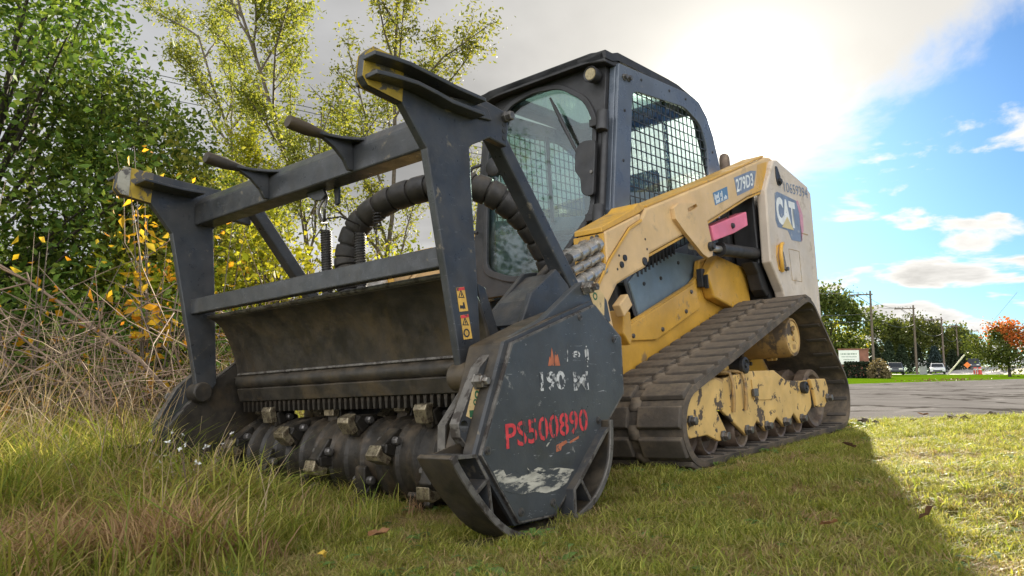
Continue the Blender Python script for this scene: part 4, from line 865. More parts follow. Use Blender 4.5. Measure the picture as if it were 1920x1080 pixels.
def tubes(segs, n=5):
    """segs: list of (polyline pts (k,3), radii (k)) -> V, F quads"""
    VV = []; FF = []; o = 0
    ang = np.arange(n)*2*np.pi/n; ca, sa = np.cos(ang), np.sin(ang)
    for P, R in segs:
        P = np.asarray(P, float); k = len(P); R = np.broadcast_to(R, (k,))
        T = np.gradient(P, axis=0); T /= np.linalg.norm(T, axis=1, keepdims=True)+1e-9
        ref = np.array((0.31, .95, .05)) if abs(T[0, 0]) > .8 else np.array((1.0, .1, .05))
        U = np.cross(T, ref); U /= np.linalg.norm(U, axis=1, keepdims=True)+1e-9; Wv = np.cross(T, U)
        V = P[:, None]+(U[:, None]*ca[None, :, None]+Wv[:, None]*sa[None, :, None])*R[:, None, None]
        VV.append(V.reshape(-1, 3)); i = np.arange(k-1)[:, None]*n; j = np.arange(n)[None]; j2 = (j+1) % n
        FF.append((np.stack([i+j, i+j2, i+n+j2, i+n+j], -1).reshape(-1, 4))+o); o += k*n
    return np.concatenate(VV), np.concatenate(FF)
BARK = mat('grey_brown_bark', (.115, .092, .068), .85, 0, .3, 30, bump=.5, bscale=60)
BARKD = mat('dark_bark', (.060, .047, .035), .85, 0, .3, 30, bump=.5)
def branchy(base, H, r0, lean, nb, spread, up, gens=3, seed=1, curl=.12, first=.25, ratio=.55):
    """recursive skeleton; returns segs and twig sample points"""
    rg = np.random.default_rng(seed); segs = []; twig = []
    def grow(p, d, L, r, gen):
        k = 7 if gen == 0 else 5; P = [np.array(p)]; D = np.array(d, float)
        for i in range(k):
            D = D+rg.normal(size=3)*curl*(1 if gen else .5)+np.array((0, 0, up*.12)); D /= np.linalg.norm(D); P.append(P[-1]+D*L/k)
        P = np.array(P); R = r*np.linspace(1, .35 if gen < gens else .2, k+1); segs.append((P, R))
        if gen >= gens-1: 
            for t in rg.random(10 if gen == gens else 7): 
                f = (.15+.85*t)*k; i = min(int(f), k-1); twig.append(P[i]+(P[i+1]-P[i])*(f-i))
        if gen < gens:
            m = nb[gen]
            for j in range(m):
                t = first+(1-first)*(j+rg.random())/m if gen == 0 else .2+.8*(j+rg.random())/m
                f = t*k; i = min(int(f), k-1); q = P[i]+(P[i+1]-P[i])*(f-i)
                a = rg.random()*2*math.pi; side = np.array((math.cos(a), math.sin(a), 0)); dd = D*(1-spread)+side*spread+np.array((0, 0, up*.3)); dd /= np.linalg.norm(dd)
                grow(q, dd, L*ratio*(1.15-.5*t)*(.7+.6*rg.random()), r*.5*(1.1-.5*t), gen+1)
    grow(base, lean, H, r0, 0)
    return segs, np.array(twig)
def tree_obj(name, base, label, cat, segs, leafP, size, lm, bark=BARK, group=None, nside=5, **kw):
    base = np.asarray(base, float); r = empty(name, Matrix.Translation(base), label, cat, group)
    V, F = tubes(segs, nside); o = np_mesh('trunk', V-base, F, bark, r); o.data.polygons.foreach_set('use_smooth', [True]*len(o.data.polygons))
    for i, (lp_, sz, m_) in enumerate(zip(leafP, size, lm)):
        V, F = leaves(lp_, sz, **kw); np_mesh('crown', V-base, F, m_, r)
    return r
DG = leaf_mat('dark_green_leaf', [(.055, .10, .018), (.10, .17, .028), (.17, .24, .038), (.27, .33, .06)], .38)
MG = leaf_mat('olive_green_leaf', [(.13, .16, .03), (.22, .24, .04), (.32, .31, .055)], .5)
LG = leaf_mat('lime_leaf', [(.204, .238, .020), (.323, .323, .025), (.442, .391, .034)], .55)
YL = leaf_mat('yellow_leaf', [(.504, .312, .022), (.660, .384, .024), (.600, .240, .024), (.540, .432, .048)], .5)
RL = leaf_mat('red_leaf', [(.33, .06, .02), (.45, .11, .03), (.30, .13, .03)], .45)
FG = leaf_mat('far_green_leaf', [(.045, .060, .014), (.075, .095, .02), (.12, .13, .03)], .4)
FD = leaf_mat('conifer_needle', [(.018, .030, .016), (.03, .045, .022), (.045, .06, .03)], .2)
FB = leaf_mat('blue_spruce_needle', [(.035, .055, .05), (.05, .075, .07)], .2)
FDR = leaf_mat('dry_hedge_leaf', [(.16, .12, .06), (.22, .17, .09)], .3)

# ---- big leafy trees at the left edge of the scrub
def bushy(name, xy, H, Rw, label, seed, nclump, per, lm, lsize, group=None, low=.1, cat='tree', sig=.16, shape=1.0):
    rg = np.random.default_rng(seed); z0 = float(ground_z(*xy)); base = np.array((xy[0], xy[1], z0))
    C = []
    while len(C) < nclump:
        u = rg.random(); a = rg.random()*2*math.pi; zz = low+(1-low)*rg.random()
        prof = (1-abs((zz-.42)/.60)**2.4)**.5 if abs((zz-.42)/.60) < 1 else 0
        rr = Rw*max(prof, .06)*shape*(.45+.6*u**.6)*(1+.28*math.sin(3*a+seed)+.18*math.sin(7*zz*3+a*2))
        C.append((base[0]+rr*math.cos(a), base[1]+rr*math.sin(a), z0+zz*H))
    C = np.array(C); lw = []
    P = (C[:, None]+rg.normal(size=(nclump, per, 3))*sig*(.6+.8*rg.random((nclump, 1, 1)))).reshape(-1, 3)
    P = P[P[:, 2] > z0+.03]
    segs = []
    top = base+np.array((rg.normal()*.15, rg.normal()*.15, H*.8)); tr = np.linspace(0, 1, 8)[:, None]*(top-base)+base+np.array([(math.sin(i*1.3+seed)*.04, math.cos(i+seed)*.04, 0) for i in range(8)])
    segs.append((tr, np.linspace(.05*H/3, .012, 8)))
    for c in C[rg.permutation(nclump)[:min(70, nclump)]]:
        t = min(.92, max(.05, (c[2]-z0)/H*.75)); f = t*7; i = min(int(f), 6); q = tr[i]+(tr[i+1]-tr[i])*(f-i); m_ = (q+c)/2+rg.normal(size=3)*.08; segs.append((np.array([q, m_, c]), np.array((.014, .009, .004))*H/3))
    return tree_obj(name, base, label, cat, segs, [P], [lsize], lm, BARKD, group)
bushy('broadleaf_tree', (1.75, -4.6), 4.9, 1.25, 'tallest dark green broadleaf tree behind the tangle of dry stems', 3, 330, 100, [DG], .060, low=.03)
bushy('broadleaf_tree', (.62, -4.5), 3.15, .95, 'mid-height glossy green tree between tallest tree and the mulcher guard', 5, 280, 95, [DG], .056, low=.03)
bushy('broadleaf_tree', (2.75, -3.7), 4.6, 1.0, 'dense green tree at the outer edge of the scrub', 9, 250, 85, [DG], .060, low=.03)
bushy('broadleaf_tree', (.45, -3.75), 2.3, .55, 'low rounded green tree right behind the mulcher guard horn', 12, 150, 80, [MG], .052, low=.03)
# ---- yellow saplings and lime thicket
def shrub(name, xy, H, Rw, label, seed, n, lm, lsize, group=None, stems=6):
    rg = np.random.default_rng(seed); z0 = float(ground_z(*xy)); base = np.array((xy[0], xy[1], z0)); segs = []; P = []
    for i in range(stems):
        a = rg.random()*2*math.pi; sp = Rw*rg.random()**.6; tip = base+np.array((math.cos(a)*sp, math.sin(a)*sp, H*(.65+.35*rg.random()))); mid = base+(tip-base)*.5+np.array((0, 0, H*.08))
        t = np.linspace(0, 1, 7)[:, None]; Q = base*(1-t)**2+mid*2*t*(1-t)+tip*t*t; segs.append((Q, np.linspace(.009, .002, 7)))
        for j in range(n//stems):
            f = (.30+.70*rg.random())*6; k = min(int(f), 5); P.append(Q[k]+(Q[k+1]-Q[k])*(f-k)+rg.normal(size=3)*np.array((.08, .08, .06)))
    return tree_obj(name, base, label, 'shrub', segs, [np.array(P)], [lsize], lm, BARK, group, 4, droop=np.array((0, 0, -.6)))
shrub('yellow_sapling', (1.36, -2.10), 2.0, .22, 'golden yellow sapling hanging leaves beside the mulcher guard horn', 21, 260, [YL], .058)
shrub('yellow_sapling', (2.02, -2.05), 1.45, .42, 'sparse orange-yellow sapling leaning over the dry stems', 22, 90, [YL], .058, stems=7)
shrub('yellow_sapling', (2.36, -1.95), 1.55, .25, 'thin orange sapling at the outer edge of the dry stems', 23, 70, [YL], .058, stems=4)
shrub('yellow_sapling', (.72, -2.60), 2.15, .26, 'yellow-leaved sapling seen above the mulcher guard horn', 24, 120, [YL], .055, stems=5)
for i, (x, y, H, R, lab) in enumerate(((.05, -2.9, 1.65, .5, 'lime green thicket framed by the mulcher guard'), (-.55, -3.5, 1.75, .55, 'pale lime thicket behind the mulcher moldboard'), (-1.0, -2.9, 1.45, .5, 'bright lime bush under the arched hydraulic hose'), (-1.85, -3.6, 1.75, .42, 'yellow-green bush beyond the hydraulic hose'), (.75, -3.3, 1.5, .5, 'lime bush behind the golden sapling'))):
    bushy('lime_bush', (x, y), H, R, lab, 31+i, 75, 40, [LG], .06, cat='bush', sig=.13, low=.08)
for i, (x, y, H, R, lab) in enumerate(((1.7, -3.3, 1.1, .7, 'dark undergrowth bush below the tallest tree'), (2.5, -2.9, 1.0, .6, 'dark undergrowth bush behind the leaning dead branches'), (.9, -3.0, 1.2, .6, 'shadowy undergrowth bush behind the mulcher guard post'))):
    bushy('undergrowth_bush', (x, y), H, R, lab, 51+i, 90, 40, [DG], .06, cat='bush', low=.05)
# ---- slender airy trees
def airy(xy, H, seed, label, lean, nleaf, m, cover=.6):
    z0 = float(ground_z(*xy)); segs, tw = branchy((xy[0], xy[1], z0), H, .042*H/5, lean, (15, 6, 4), .44, .60, 3, seed, .14, .20, .29)
    rg = np.random.default_rng(seed+90); P = tw[rg.integers(0, len(tw), nleaf)]+rg.normal(size=(nleaf, 3))*.075
    segs = [(p, np.maximum(r, .0022)) for p, r in segs]
    return tree_obj('slender_tree', (xy[0], xy[1], z0), label, 'tree', segs, [P], [.052], [m], BARK, None, 4, aspect=.42, up=-.1)
airy((-1.85, -4.9), 5.9, 61, 'slender airy tree with leaning forked stems behind the guard beam', (.10, .05, 1), 19000, MG)
airy((-2.0, -5.9), 5.8, 62, 'thin light-leaved tree beside the leafy scrub', (.12, -.05, 1), 13000, MG)
airy((-2.5, -5.0), 5.8, 63, 'airy tree with upright twigs behind the mulcher horn', (-.10, .03, 1), 14000, MG)
airy((-1.0, -4.75), 2.9, 64, 'short feathery tree between the two green masses', (.10, -.08, 1), 5000, LG)
airy((-3.1, -4.35), 3.0, 65, 'small wispy tree showing under the guard beam', (-.05, .05, 1), 2600, MG)

# ---- grass: tufts instanced over scattered points
def tuft(name, n, rad, h0, h1, w, m, bend=.5, stiff=.2, seed=0, seedhead=False):
    rg = np.random.default_rng(seed); V = []; F = []
    for i in range(n):
        a = rg.random()*6.283; rr = rad*math.sqrt(rg.random()); p = np.array((rr*math.cos(a), rr*math.sin(a), -.01))
        h = h0+(h1-h0)*rg.random(); da = rg.random()*6.283; out = np.array((math.cos(da), math.sin(da), 0)); bd = bend*(stiff+rg.random()*(1-stiff))*h
        sd = np.array((-math.sin(da+rg.normal()*.5), math.cos(da+rg.normal()*.5), 0)); o = len(V); ww = w*(.6+.7*rg.random())
        for t, wf in ((0, .8), (.35, 1.0), (.7, .75)):
            c = p+out*bd*t*t+np.array((0, 0, h*(t-.22*bend*t*t))); V.append(c+sd*ww*wf*.5); V.append(c-sd*ww*wf*.5)
        V.append(p+out*bd*1.05+np.array((0, 0, h*(1-.30*bend))))
        F += [(o, o+1, o+3), (o, o+3, o+2), (o+2, o+3, o+5), (o+2, o+5, o+4), (o+4, o+5, o+6)]
    me = bpy.data.meshes.new(name); me.from_pydata([tuple(v) for v in V], [], F); me.materials.append(m)
    return bpy.data.objects.new(name, me)
def rosette(name, n, L, w, m, seed):
    rg = np.random.default_rng(seed); V = []; F = []
    for i in range(n):
        a = 6.283*i/n+rg.normal()*.25; out = np.array((math.cos(a), math.sin(a), 0)); sd = np.array((-math.sin(a), math.cos(a), 0)); l = L*(.6+.6*rg.random()); e = .25+.6*rg.random(); o = len(V)
        for t, wf in ((0, .3), (.3, .7), (.65, 1.0), (.88, .6)):
            c = out*l*t+np.array((0, 0, l*(e*t-.75*e*t*t))); V += [c+sd*w*wf*.5+np.array((0, 0, .004)), c-sd*w*wf*.5+np.array((0, 0, .004))]
        V.append(out*l+np.array((0, 0, l*e*.2)))
        for k in range(3): F.append((o+2*k, o+2*k+1, o+2*k+3, o+2*k+2))
        F.append((o+6, o+7, o+8))
    me = bpy.data.meshes.new(name); me.from_pydata([tuple(v) for v in V], [], F); me.materials.append(m); return bpy.data.objects.new(name, me)
GA = leaf_mat('lawn_blade', [(.18, .215, .038), (.27, .29, .052), (.37, .36, .07), (.48, .42, .13)], .5, .45)
GB = leaf_mat('yellowing_blade', [(.255, .255, .068), (.360, .330, .105), (.450, .360, .150), (.195, .240, .053)], .5, .5)
GC = leaf_mat('straw_blade', [(.493, .362, .174), (.392, .275, .131), (.319, .203, .102), (.580, .450, .232)], .4, .6)
GD = leaf_mat('meadow_blade', [(.18, .23, .04), (.29, .32, .058), (.42, .39, .08), (.52, .44, .16)], .5, .45)
GR = leaf_mat('reddish_dead_blade', [(.36, .21, .115), (.46, .30, .16), (.28, .17, .09)], .35, .6)
GW = leaf_mat('weed_leaf', [(.095, .176, .041), (.135, .230, .054), (.162, .243, .074)], .4, .4)
TC = bpy.data.collections.new('grass_tufts')
kinds = [tuft('grass_tuft_a', 34, .045, .025, .065, .0034, GA, .9, .2, 1), tuft('grass_tuft_b', 30, .05, .03, .085, .0032, GA, 1.0, .2, 2), tuft('grass_tuft_c', 26, .05, .025, .07, .0030, GB, 1.1, .3, 3), tuft('grass_tuft_d', 30, .06, .015, .055, .0026, GC, 1.6, .5, 4),
         tuft('grass_tuft_e', 26, .05, .09, .20, .0042, GD, .9, .2, 5), tuft('grass_tuft_f', 24, .05, .12, .28, .0040, GD, 1.0, .2, 6), tuft('grass_tuft_g', 22, .05, .12, .30, .0032, GC, .9, .1, 7), tuft('grass_tuft_h', 24, .06, .22, .46, .0045, GD, .8, .1, 8), tuft('grass_tuft_i', 14, .06, .35, .75, .0030, GC, .45, .05, 9), tuft('grass_tuft_j', 36, .05, .08, .20, .0034, GR, .9, .2, 10),
         rosette('grass_tuft_k', 9, .055, .015, GW, 11), rosette('grass_tuft_l', 7, .075, .013, GW, 12)]
for o in kinds: TC.objects.link(o)
KP = []; KI = []; KR = []; KS = []
def scatter(n, dmin, dmax, a0, a1, fn):
    d = np.sqrt(dmin**2+(dmax**2-dmin**2)*rng.random(n)); a = YAW+np.radians(a0+(a1-a0)*rng.random(n)); x = CAM.x+d*np.cos(a); y = CAM.y+d*np.sin(a); fn(x, y, d)
MI = np.array(MWI)
def place(x, y, d):
    P = np.stack([x, y, np.zeros_like(x), np.ones_like(x)]); m_ = MI @ P; mx, my = m_[0], m_[1]
    ok = edge_s(x, y) < .06+.04*wob(x, y, 5)
    ok |= (((x-E0[0])*ED[0]+(y-E0[1])*ED[1]) < -1.2)
    for s in (1, -1): ok &= ~((mx > -1.50) & (mx < .66) & (my*s > .53) & (my*s < 1.0))
    ok &= ~((mx > 1.3) & (mx < 2.03) & (np.abs(my) > .93) & (np.abs(my) < 1.07))
    ok &= ~((mx > -1.3) & (mx < .9) & (np.abs(my) < .5))
    bare = wob(x, y, 3.1, 2)+.6*wob(x, y, 9, 5); ok &= (rng.random(len(x)) > sm(.15, .85, bare)*.75)
    x, y, d, mx, my = (v[ok] for v in (x, y, d, mx, my)); n = len(x)
    tall = sm(.75, -.7, my+.25*wob(x, y, 2.5, 1)-(mx-2.0)*.10)       # meadow side
    vt = sm(-.35, -1.5, my+.3*wob(x, y, 1.8, 4)-.25*(mx-2.0))
    under = ((mx > 1.28) & (mx < 1.95) & (np.abs(my) < .85))
    r = rng.random(n); k = np.zeros(n, int); pn = wob(x, y, 4.2, 7)
    k[:] = np.where(r < .30, 0, np.where(r < .50, 1, np.where(r < .74, 2, 3)))
    pn = pn+.5*wob(x, y, 11, 2); k = np.where((pn > .22) & (rng.random(n) < .72), np.where(rng.random(n) < .7, 3, 2), k); k = np.where((pn < -.35) & (rng.random(n) < .55), rng.integers(0, 2, n), k)
    k = np.where(rng.random(n) < .022, 10+(rng.random(n) < .5), k)
    k = np.where((edge_s(x, y) > -1.9) & (my > .9) & (rng.random(n) < .62) & (k < 4), rng.integers(0, 2, n), k)
    t1 = rng.random(n) < tall*.74; r2 = rng.random(n); k = np.where(t1, np.where(r2 < .48, 4, np.where(r2 < .80, 5, np.where(r2 < .90, 6, 9))), k)
    t2 = (rng.random(n) < vt*.38) & ~under; r3 = rng.random(n); k = np.where(t2, np.where(r3 < .94, 7, 8), k)
    rd = (np.hypot(mx-2.75, my+.02) < .33) | (np.hypot(mx-2.45, my-.35) < .16); k = np.where(rd & (rng.random(n) < .6), 9, k)
    sc = .6+.75*rng.random(n)**1.4; sc = np.where(under, sc*.55, sc); sc = np.where((mx > 1.9) & (mx < 2.35) & (np.abs(my) < .9) & (k >= 4) & (k < 10), sc*np.where(my < .05, 1.0, .66), sc); sc = sc*(1+.15*wob(x, y, 1.5, 3)); near = sm(.5, 1.1, d-.3); sc = sc*(.55+.45*near)
    ne = (np.abs(mx+.42) < 1.25) & (my > .95) & (my < 1.13); sc = np.where(ne, sc*.6, sc); sc = np.where(k < 4, sc*.86, sc)
    sc = np.where((k >= 10), .7+.6*rng.random(n), sc)
    KP.append(np.stack([x, y, ground_z(x, y)], 1)); KI.append(k); KR.append(rng.random(n)*6.283); KS.append(sc)
scatter(26000, .7, 3.2, -52, 52, place); scatter(36000, 3.0, 5.6, -48, 48, place); scatter(26000, 5.4, 9.0, -20, 48, place)
KP = np.concatenate(KP); KI = np.concatenate(KI); KR = np.concatenate(KR); KS = np.concatenate(KS)
me = bpy.data.meshes.new('grass'); me.vertices.add(len(KP)); me.vertices.foreach_set('co', KP.astype(np.float32).ravel())
at = me.attributes.new('kind_index', 'INT', 'POINT'); at.data.foreach_set('value', KI.astype(np.int32))
at = me.attributes.new('turn', 'FLOAT_VECTOR', 'POINT'); tv = np.zeros((len(KP), 3), np.float32); tv[:, 0] = rng.normal(size=len(KP))*.10; tv[:, 1] = rng.normal(size=len(KP))*.10; tv[:, 2] = KR; at.data.foreach_set('vector', tv.ravel())
at = me.attributes.new('size', 'FLOAT', 'POINT'); at.data.foreach_set('value', KS.astype(np.float32))
gr = bpy.data.objects.new('grass', me); COL.objects.link(gr); tagit(gr, 'patchy green and straw-coloured lawn grass running into taller meadow grass', 'grass', kind='stuff')
def gn_instancer(obj, coll, name):
    t = bpy.data.node_groups.new(name, 'GeometryNodeTree')
    t.interface.new_socket('Geometry', in_out='INPUT', socket_type='NodeSocketGeometry'); t.interface.new_socket('Geometry', in_out='OUTPUT', socket_type='NodeSocketGeometry')
    gi = t.nodes.new('NodeGroupInput'); gout = t.nodes.new('NodeGroupOutput'); ci = t.nodes.new('GeometryNodeCollectionInfo'); ci.inputs[0].default_value = coll; ci.inputs['Separate Children'].default_value = True; ci.inputs['Reset Children'].default_value = True
    ip = t.nodes.new('GeometryNodeInstanceOnPoints'); ip.inputs['Pick Instance'].default_value = True
    def attr(nm, ty):
        n = t.nodes.new('GeometryNodeInputNamedAttribute'); n.data_type = ty; n.inputs[0].default_value = nm; return n.outputs[0]
    l = t.links.new; l(gi.outputs[0], ip.inputs['Points']); l(ci.outputs[0], ip.inputs['Instance']); l(attr('kind_index', 'INT'), ip.inputs['Instance Index'])
    e2r = t.nodes.new('FunctionNodeEulerToRotation'); l(attr('turn', 'FLOAT_VECTOR'), e2r.inputs[0]); l(e2r.outputs[0], ip.inputs['Rotation']); l(attr('size', 'FLOAT'), ip.inputs['Scale']); l(ip.outputs[0], gout.inputs[0])
    obj.modifiers.new('scatter', 'NODES').node_group = t
gn_instancer(gr, TC, 'scatter_tufts')

# ---- dry stalks and twigs of the scrub edge (uncountable), bare fallen branches (countable)
STRAW = mat('straw_stalk', (.36, .27, .15), .7, 0, .35, 3); GREYW = mat('weathered_twig', (.25, .175, .125), .8, 0, .35, 6)
segs = []; segs2 = []
for i in range(620):
    d = 2.6+3.6*rng.random()**.8; a = YAW+RAD(2+36*rng.random()**.9); x = CAM.x+d*math.cos(a); y = CAM.y+d*math.sin(a); m_ = MWI @ Vector((x, y, 0))
    if m_.y > -.55 or (m_.x < 2.2 and m_.y > -.95): continue
    h = (.28+.75*rng.random())*(1.0 if m_.y < -1.2 else .6); ln = rng.normal(size=2)*.22; z0 = float(ground_z(x, y)); t = np.linspace(0, 1, 5)[:, None]
    P = np.array((x, y, z0))+t*np.array((ln[0]*h, ln[1]*h, h))+t*t*np.array((ln[0]*.4*h, ln[1]*.4*h, -.05*h)); (segs if rng.random() < .7 else segs2).append((P, np.linspace(.0028, .0010, 5)))
    for j in range(rng.integers(0, 5)):
        q = P[2+rng.integers(0, 2)]; dd = rng.normal(size=3)*.5; dd[2] = abs(dd[2])+.3; dd *= .12+.18*rng.random(); segs.append((np.array([q, q+dd*.5+[0, 0, .01], q+dd]), np.array((.0014, .001, .0006))))
for i in range(46):    # lone stalks standing before the rotor
    m_ = MW @ Vector((2.0+.5*rng.random(), -.8+1.35*rng.random()**1.3, 0)); z0 = float(ground_z(m_.x, m_.y)); h = .18+.28*rng.random(); ln = rng.normal(size=2)*.3; t = np.linspace(0, 1, 6)[:, None]
    segs.append((np.array((m_.x, m_.y, z0))+t*np.array((0, 0, h))+t*t*np.array((ln[0]*h, ln[1]*h, -.12*h)), np.linspace(.0020, .0007, 6)))
for i in range(520):   # tangled fine twigs
    d = 4.2+1.6*rng.random(); a = YAW+RAD(14+24*rng.random()); x = CAM.x+d*math.cos(a); y = CAM.y+d*math.sin(a); z0 = float(ground_z(x, y))
    p = np.array((x, y, z0+.05+.85*rng.random())); dd = rng.normal(size=3); dd[2] *= .55; dd /= np.linalg.norm(dd); L = .3+.7*rng.random()
    segs2.append((np.array([p, p+dd*L*.5+rng.normal(size=3)*.04, p+dd*L]), np.array((.0035, .0028, .001))))
for nm, sg, mm, lb in (('dry_stalks', segs, STRAW, 'pale dry weed stalks standing in the meadow grass'), ('tangled_twigs', segs2, GREYW, 'tangle of thin bare twigs in front of the leafy trees')):
    V, F = tubes(sg, 3); o = np_mesh(nm, V, F, mm); tagit(o, lb, 'stalks' if nm[0] == 'd' else 'twigs', kind='stuff')
def dead_branch(p0, p1, r, seed, label):
    rg = np.random.default_rng(seed); p0 = np.array(p0, float); p1 = np.array(p1, float); t = np.linspace(0, 1, 9)[:, None]; P = p0+(p1-p0)*t+np.array([(rg.normal()*.03, rg.normal()*.03, .10*math.sin(3.1*u)) for u in t[:, 0]]); sg = [(P, np.linspace(r, r*.25, 9))]
    for j in range(9):
        q = P[rng.integers(2, 9)]; dd = (p1-p0)/np.linalg.norm(p1-p0)*.5+rg.normal(size=3)*.45; L = .25+.5*rg.random(); sg.append((np.array([q, q+dd*L*.5, q+dd*L+rg.normal(size=3)*.03]), np.array((r*.35, r*.25, r*.1))))
    V, F = tubes(sg, 6); o = np_mesh('dead_branch', V-p0, F, GREYW); o.location = p0; o.data.polygons.foreach_set('use_smooth', [True]*len(o.data.polygons)); tagit(o, label, 'branch', 'bare branches leaning in the scrub')
gz = lambda x, y: float(ground_z(x, y))
dead_branch((1.12, -1.55, gz(1.12, -1.55)+.12), (2.35, -2.35, 1.05), .016, 1, 'thickest bare branch leaning up from beside the mulcher side lug')
dead_branch((1.2, -1.75, gz(1.2, -1.75)+.03), (2.5, -2.1, .55), .013, 2, 'bare grey branch lying low across the dry stems')
dead_branch((2.75, -1.2, gz(2.75, -1.2)), (1.75, -2.6, .80), .010, 3, 'bare branch slanting towards the tallest tree')
dead_branch((1.0, -2.0, gz(1.0, -2.0)), (1.5, -2.4, 1.15), .009, 4, 'upright bare branch under the golden sapling')
dead_branch((1.5, -1.6, gz(1.5, -1.6)), (2.6, -1.75, .85), .009, 5, 'long thin branch arching over the meadow grass')
dead_branch((1.6, -2.1, gz(1.6, -2.1)), (2.9, -2.0, 1.15), .008, 6, 'pale branch stretching out past the orange sapling')
# small white asters in front of the rotor
WHITEF = mat('white_petal', (.70, .70, .66), .6); n_f = 26
r_ = np.random.default_rng(77); sg = []; fl = []
for i, (bx, by) in enumerate(((1.98, -.62), (2.05, -.40), (2.12, -.75), (2.2, -.1))):
    w_ = MW @ Vector((bx, by, 0)); z0 = gz(w_.x, w_.y); base = np.array((w_.x, w_.y, z0))
    rt = empty('aster_plant', Matrix.Translation(base), ('bushy white aster in front of the rotor end by the far lug', 'white aster sprig in front of the rotor teeth', 'white aster sprig beside the far skid shoe', 'low white aster in the meadow grass before the rotor')[i], 'flower', None)
    sg = []; P = []; Q = []
    for k in range(9):
        d_ = r_.normal(size=3)*.35; d_[2] = 1; L = .16+.16*r_.random(); tip = base+d_*L; sg.append((np.array([base, base+d_*L*.5+r_.normal(size=3)*.01, tip]), np.array((.003, .002, .001)))); P.append(tip)
        for u in r_.random(9): Q.append(base+d_*L*(.3+.7*u)+r_.normal(size=3)*.012)
    V, F = tubes(sg, 4); np_mesh('stem', V-base, F, GREYW, rt); V, F = leaves(np.array(Q), .028, aspect=.3); np_mesh('foliage', V-base, F, GD, rt)
    Pp = np.repeat(np.array(P[:6]), 9, 0); V, F = leaves(Pp, .011, aspect=.5); np_mesh('petals', V-base, F, WHITEF, rt)['kind'] = 'stuff'
# fallen leaves
DLM = {'b': mat('brown_dead_leaf', (.095, .046, .022), .7, 0, .3, 40), 'y': mat('yellow_dead_leaf', (.55, .36, .05), .6, 0, .2, 40), 'o': mat('orange_dead_leaf', (.20, .095, .035), .65, 0, .25, 40)}
def fallen(mx, my, sz, m, rot, label, seed, hz=.05):
    rg = np.random.default_rng(seed); pts = []
    for i in range(14):
        a = 6.283*i/14; rr = sz*(.5+.28*math.cos(3*a)*((i % 2)*.8+.3)+.08*rg.random()); pts.append((rr*math.cos(a), rr*math.sin(a)*.8, .25*rr*abs(math.sin(a*1.5))+rg.random()*sz*.18))
    V = [(0, 0, 0)]+pts; F = [(0, 1+i, 1+(i+1) % 14) for i in range(14)]; w_ = MW @ Vector((mx, my, 0))
    me = bpy.data.meshes.new('fallen_leaf'); me.from_pydata(V, [], F); me.materials.append(DLM[m]); o = bpy.data.objects.new('fallen_leaf', me); COL.objects.link(o)
    sol = o.modifiers.new('thickness', 'SOLIDIFY'); sol.thickness = .0012
    o.location = (w_.x, w_.y, gz(w_.x, w_.y)+hz); o.rotation_euler = (rg.normal()*.4, rg.normal()*.4, rot); tagit(o, label, 'leaf')
fallen(2.13, .80, .055, 'o', .5, 'curled rusty brown leaf below the rotor beside the skid shoe', 1, .05)
fallen(2.32, .82, .022, 'y', 1.5, 'tiny yellow leaf on the lawn in front of the skid shoe', 2, .04)
fallen(.05, 1.42, .045, 'b', 2.5, 'dark brown leaf on the lawn beside the rubber track', 3, .05)
fallen(1.28, 1.98, .040, 'b', .9, 'brown leaf in the mown grass well out from the track', 4, .045)
fallen(1.50, 1.80, .035, 'o', 2.2, 'torn orange-brown leaf in the mown grass', 5, .045)
fallen(2.55, .45, .045, 'o', 1.0, 'pale orange leaf near the reddish dead grass', 6, .07)
fallen(-1.75, 1.32, .05, 'o', 1.0, 'orange leaf at the lawn edge by the pavement', 7, .05)
# clods of earth behind the track
CLOD = mat('dark_earth', (.06, .042, .028), .95, 0, .4, 30, bump=.8, bscale=50)
for i in range(9):
    w_ = MW @ Vector((-1.62-.04*i+.05*rng.normal(), 1.0+.09*i, 0)); bb = B(); r0 = .018+.022*rng.random(); vs = []; fs = []
    for a in range(5):
        for c in range(8):
            t = math.pi*a/4; p = 2*math.pi*c/8; q = r0*(.7+.6*rng.random()); vs.append((q*math.sin(t)*math.cos(p), q*math.sin(t)*math.sin(p), q*.7*math.cos(t)))
    for a in range(4):
        for c in range(8): fs.append((a*8+c, a*8+(c+1) % 8, (a+1)*8+(c+1) % 8, (a+1)*8+c))
    bb.add(vs, fs); o = bb.build('earth_clod', CLOD); o.location = (w_.x, w_.y, gz(w_.x, w_.y)+.012); tagit(o, 'dark crumbly clod of earth behind the track', 'clod', 'earth clods behind the track')

# ================================================================ FAR SIDE OF THE CAR PARK
POLEM = mat('pole_timber', (.14, .105, .080), .85, 0, .25, 4, stretch=(3, 3, .5)); WIREM = mat('cable', (.05, .05, .05), .6); GREYM = mat('grey_metal', (.30, .30, .29), .5)
BRICK = mat('red_brick', (.22, .095, .06), .85, 0, .2, 3); MORT = mat('mortar', (.30, .27, .24), .9); SIGNW = mat('sign_white', (.72, .74, .66), .5, 0, .05); SIGNG = mat('sign_green_letters', (.05, .12, .06), .6)
ORM = mat('safety_orange', (.75, .20, .03), .5, 0, .05); REDB = mat('barrel_red', (.55, .07, .04), .5, 0, .05); PALE = mat('pale_guard', (.62, .58, .40), .6); ROADM = mat('grey_road', (.30, .28, .26), .9, 0, .1, .2)
CARW = mat('car_paint_white', (.62, .63, .64), .25, 0, .03); CARD = mat('car_paint_dark', (.05, .055, .065), .25); CARG = mat('car_window', (.02, .025, .03), .1); TYRE = mat('tyre_rubber', (.02, .02, .02), .8); LAMPR = mat('tail_lamp', (.5, .03, .02), .3); RAIL = mat('galvanised_rail', (.42, .43, .43), .45, .5)
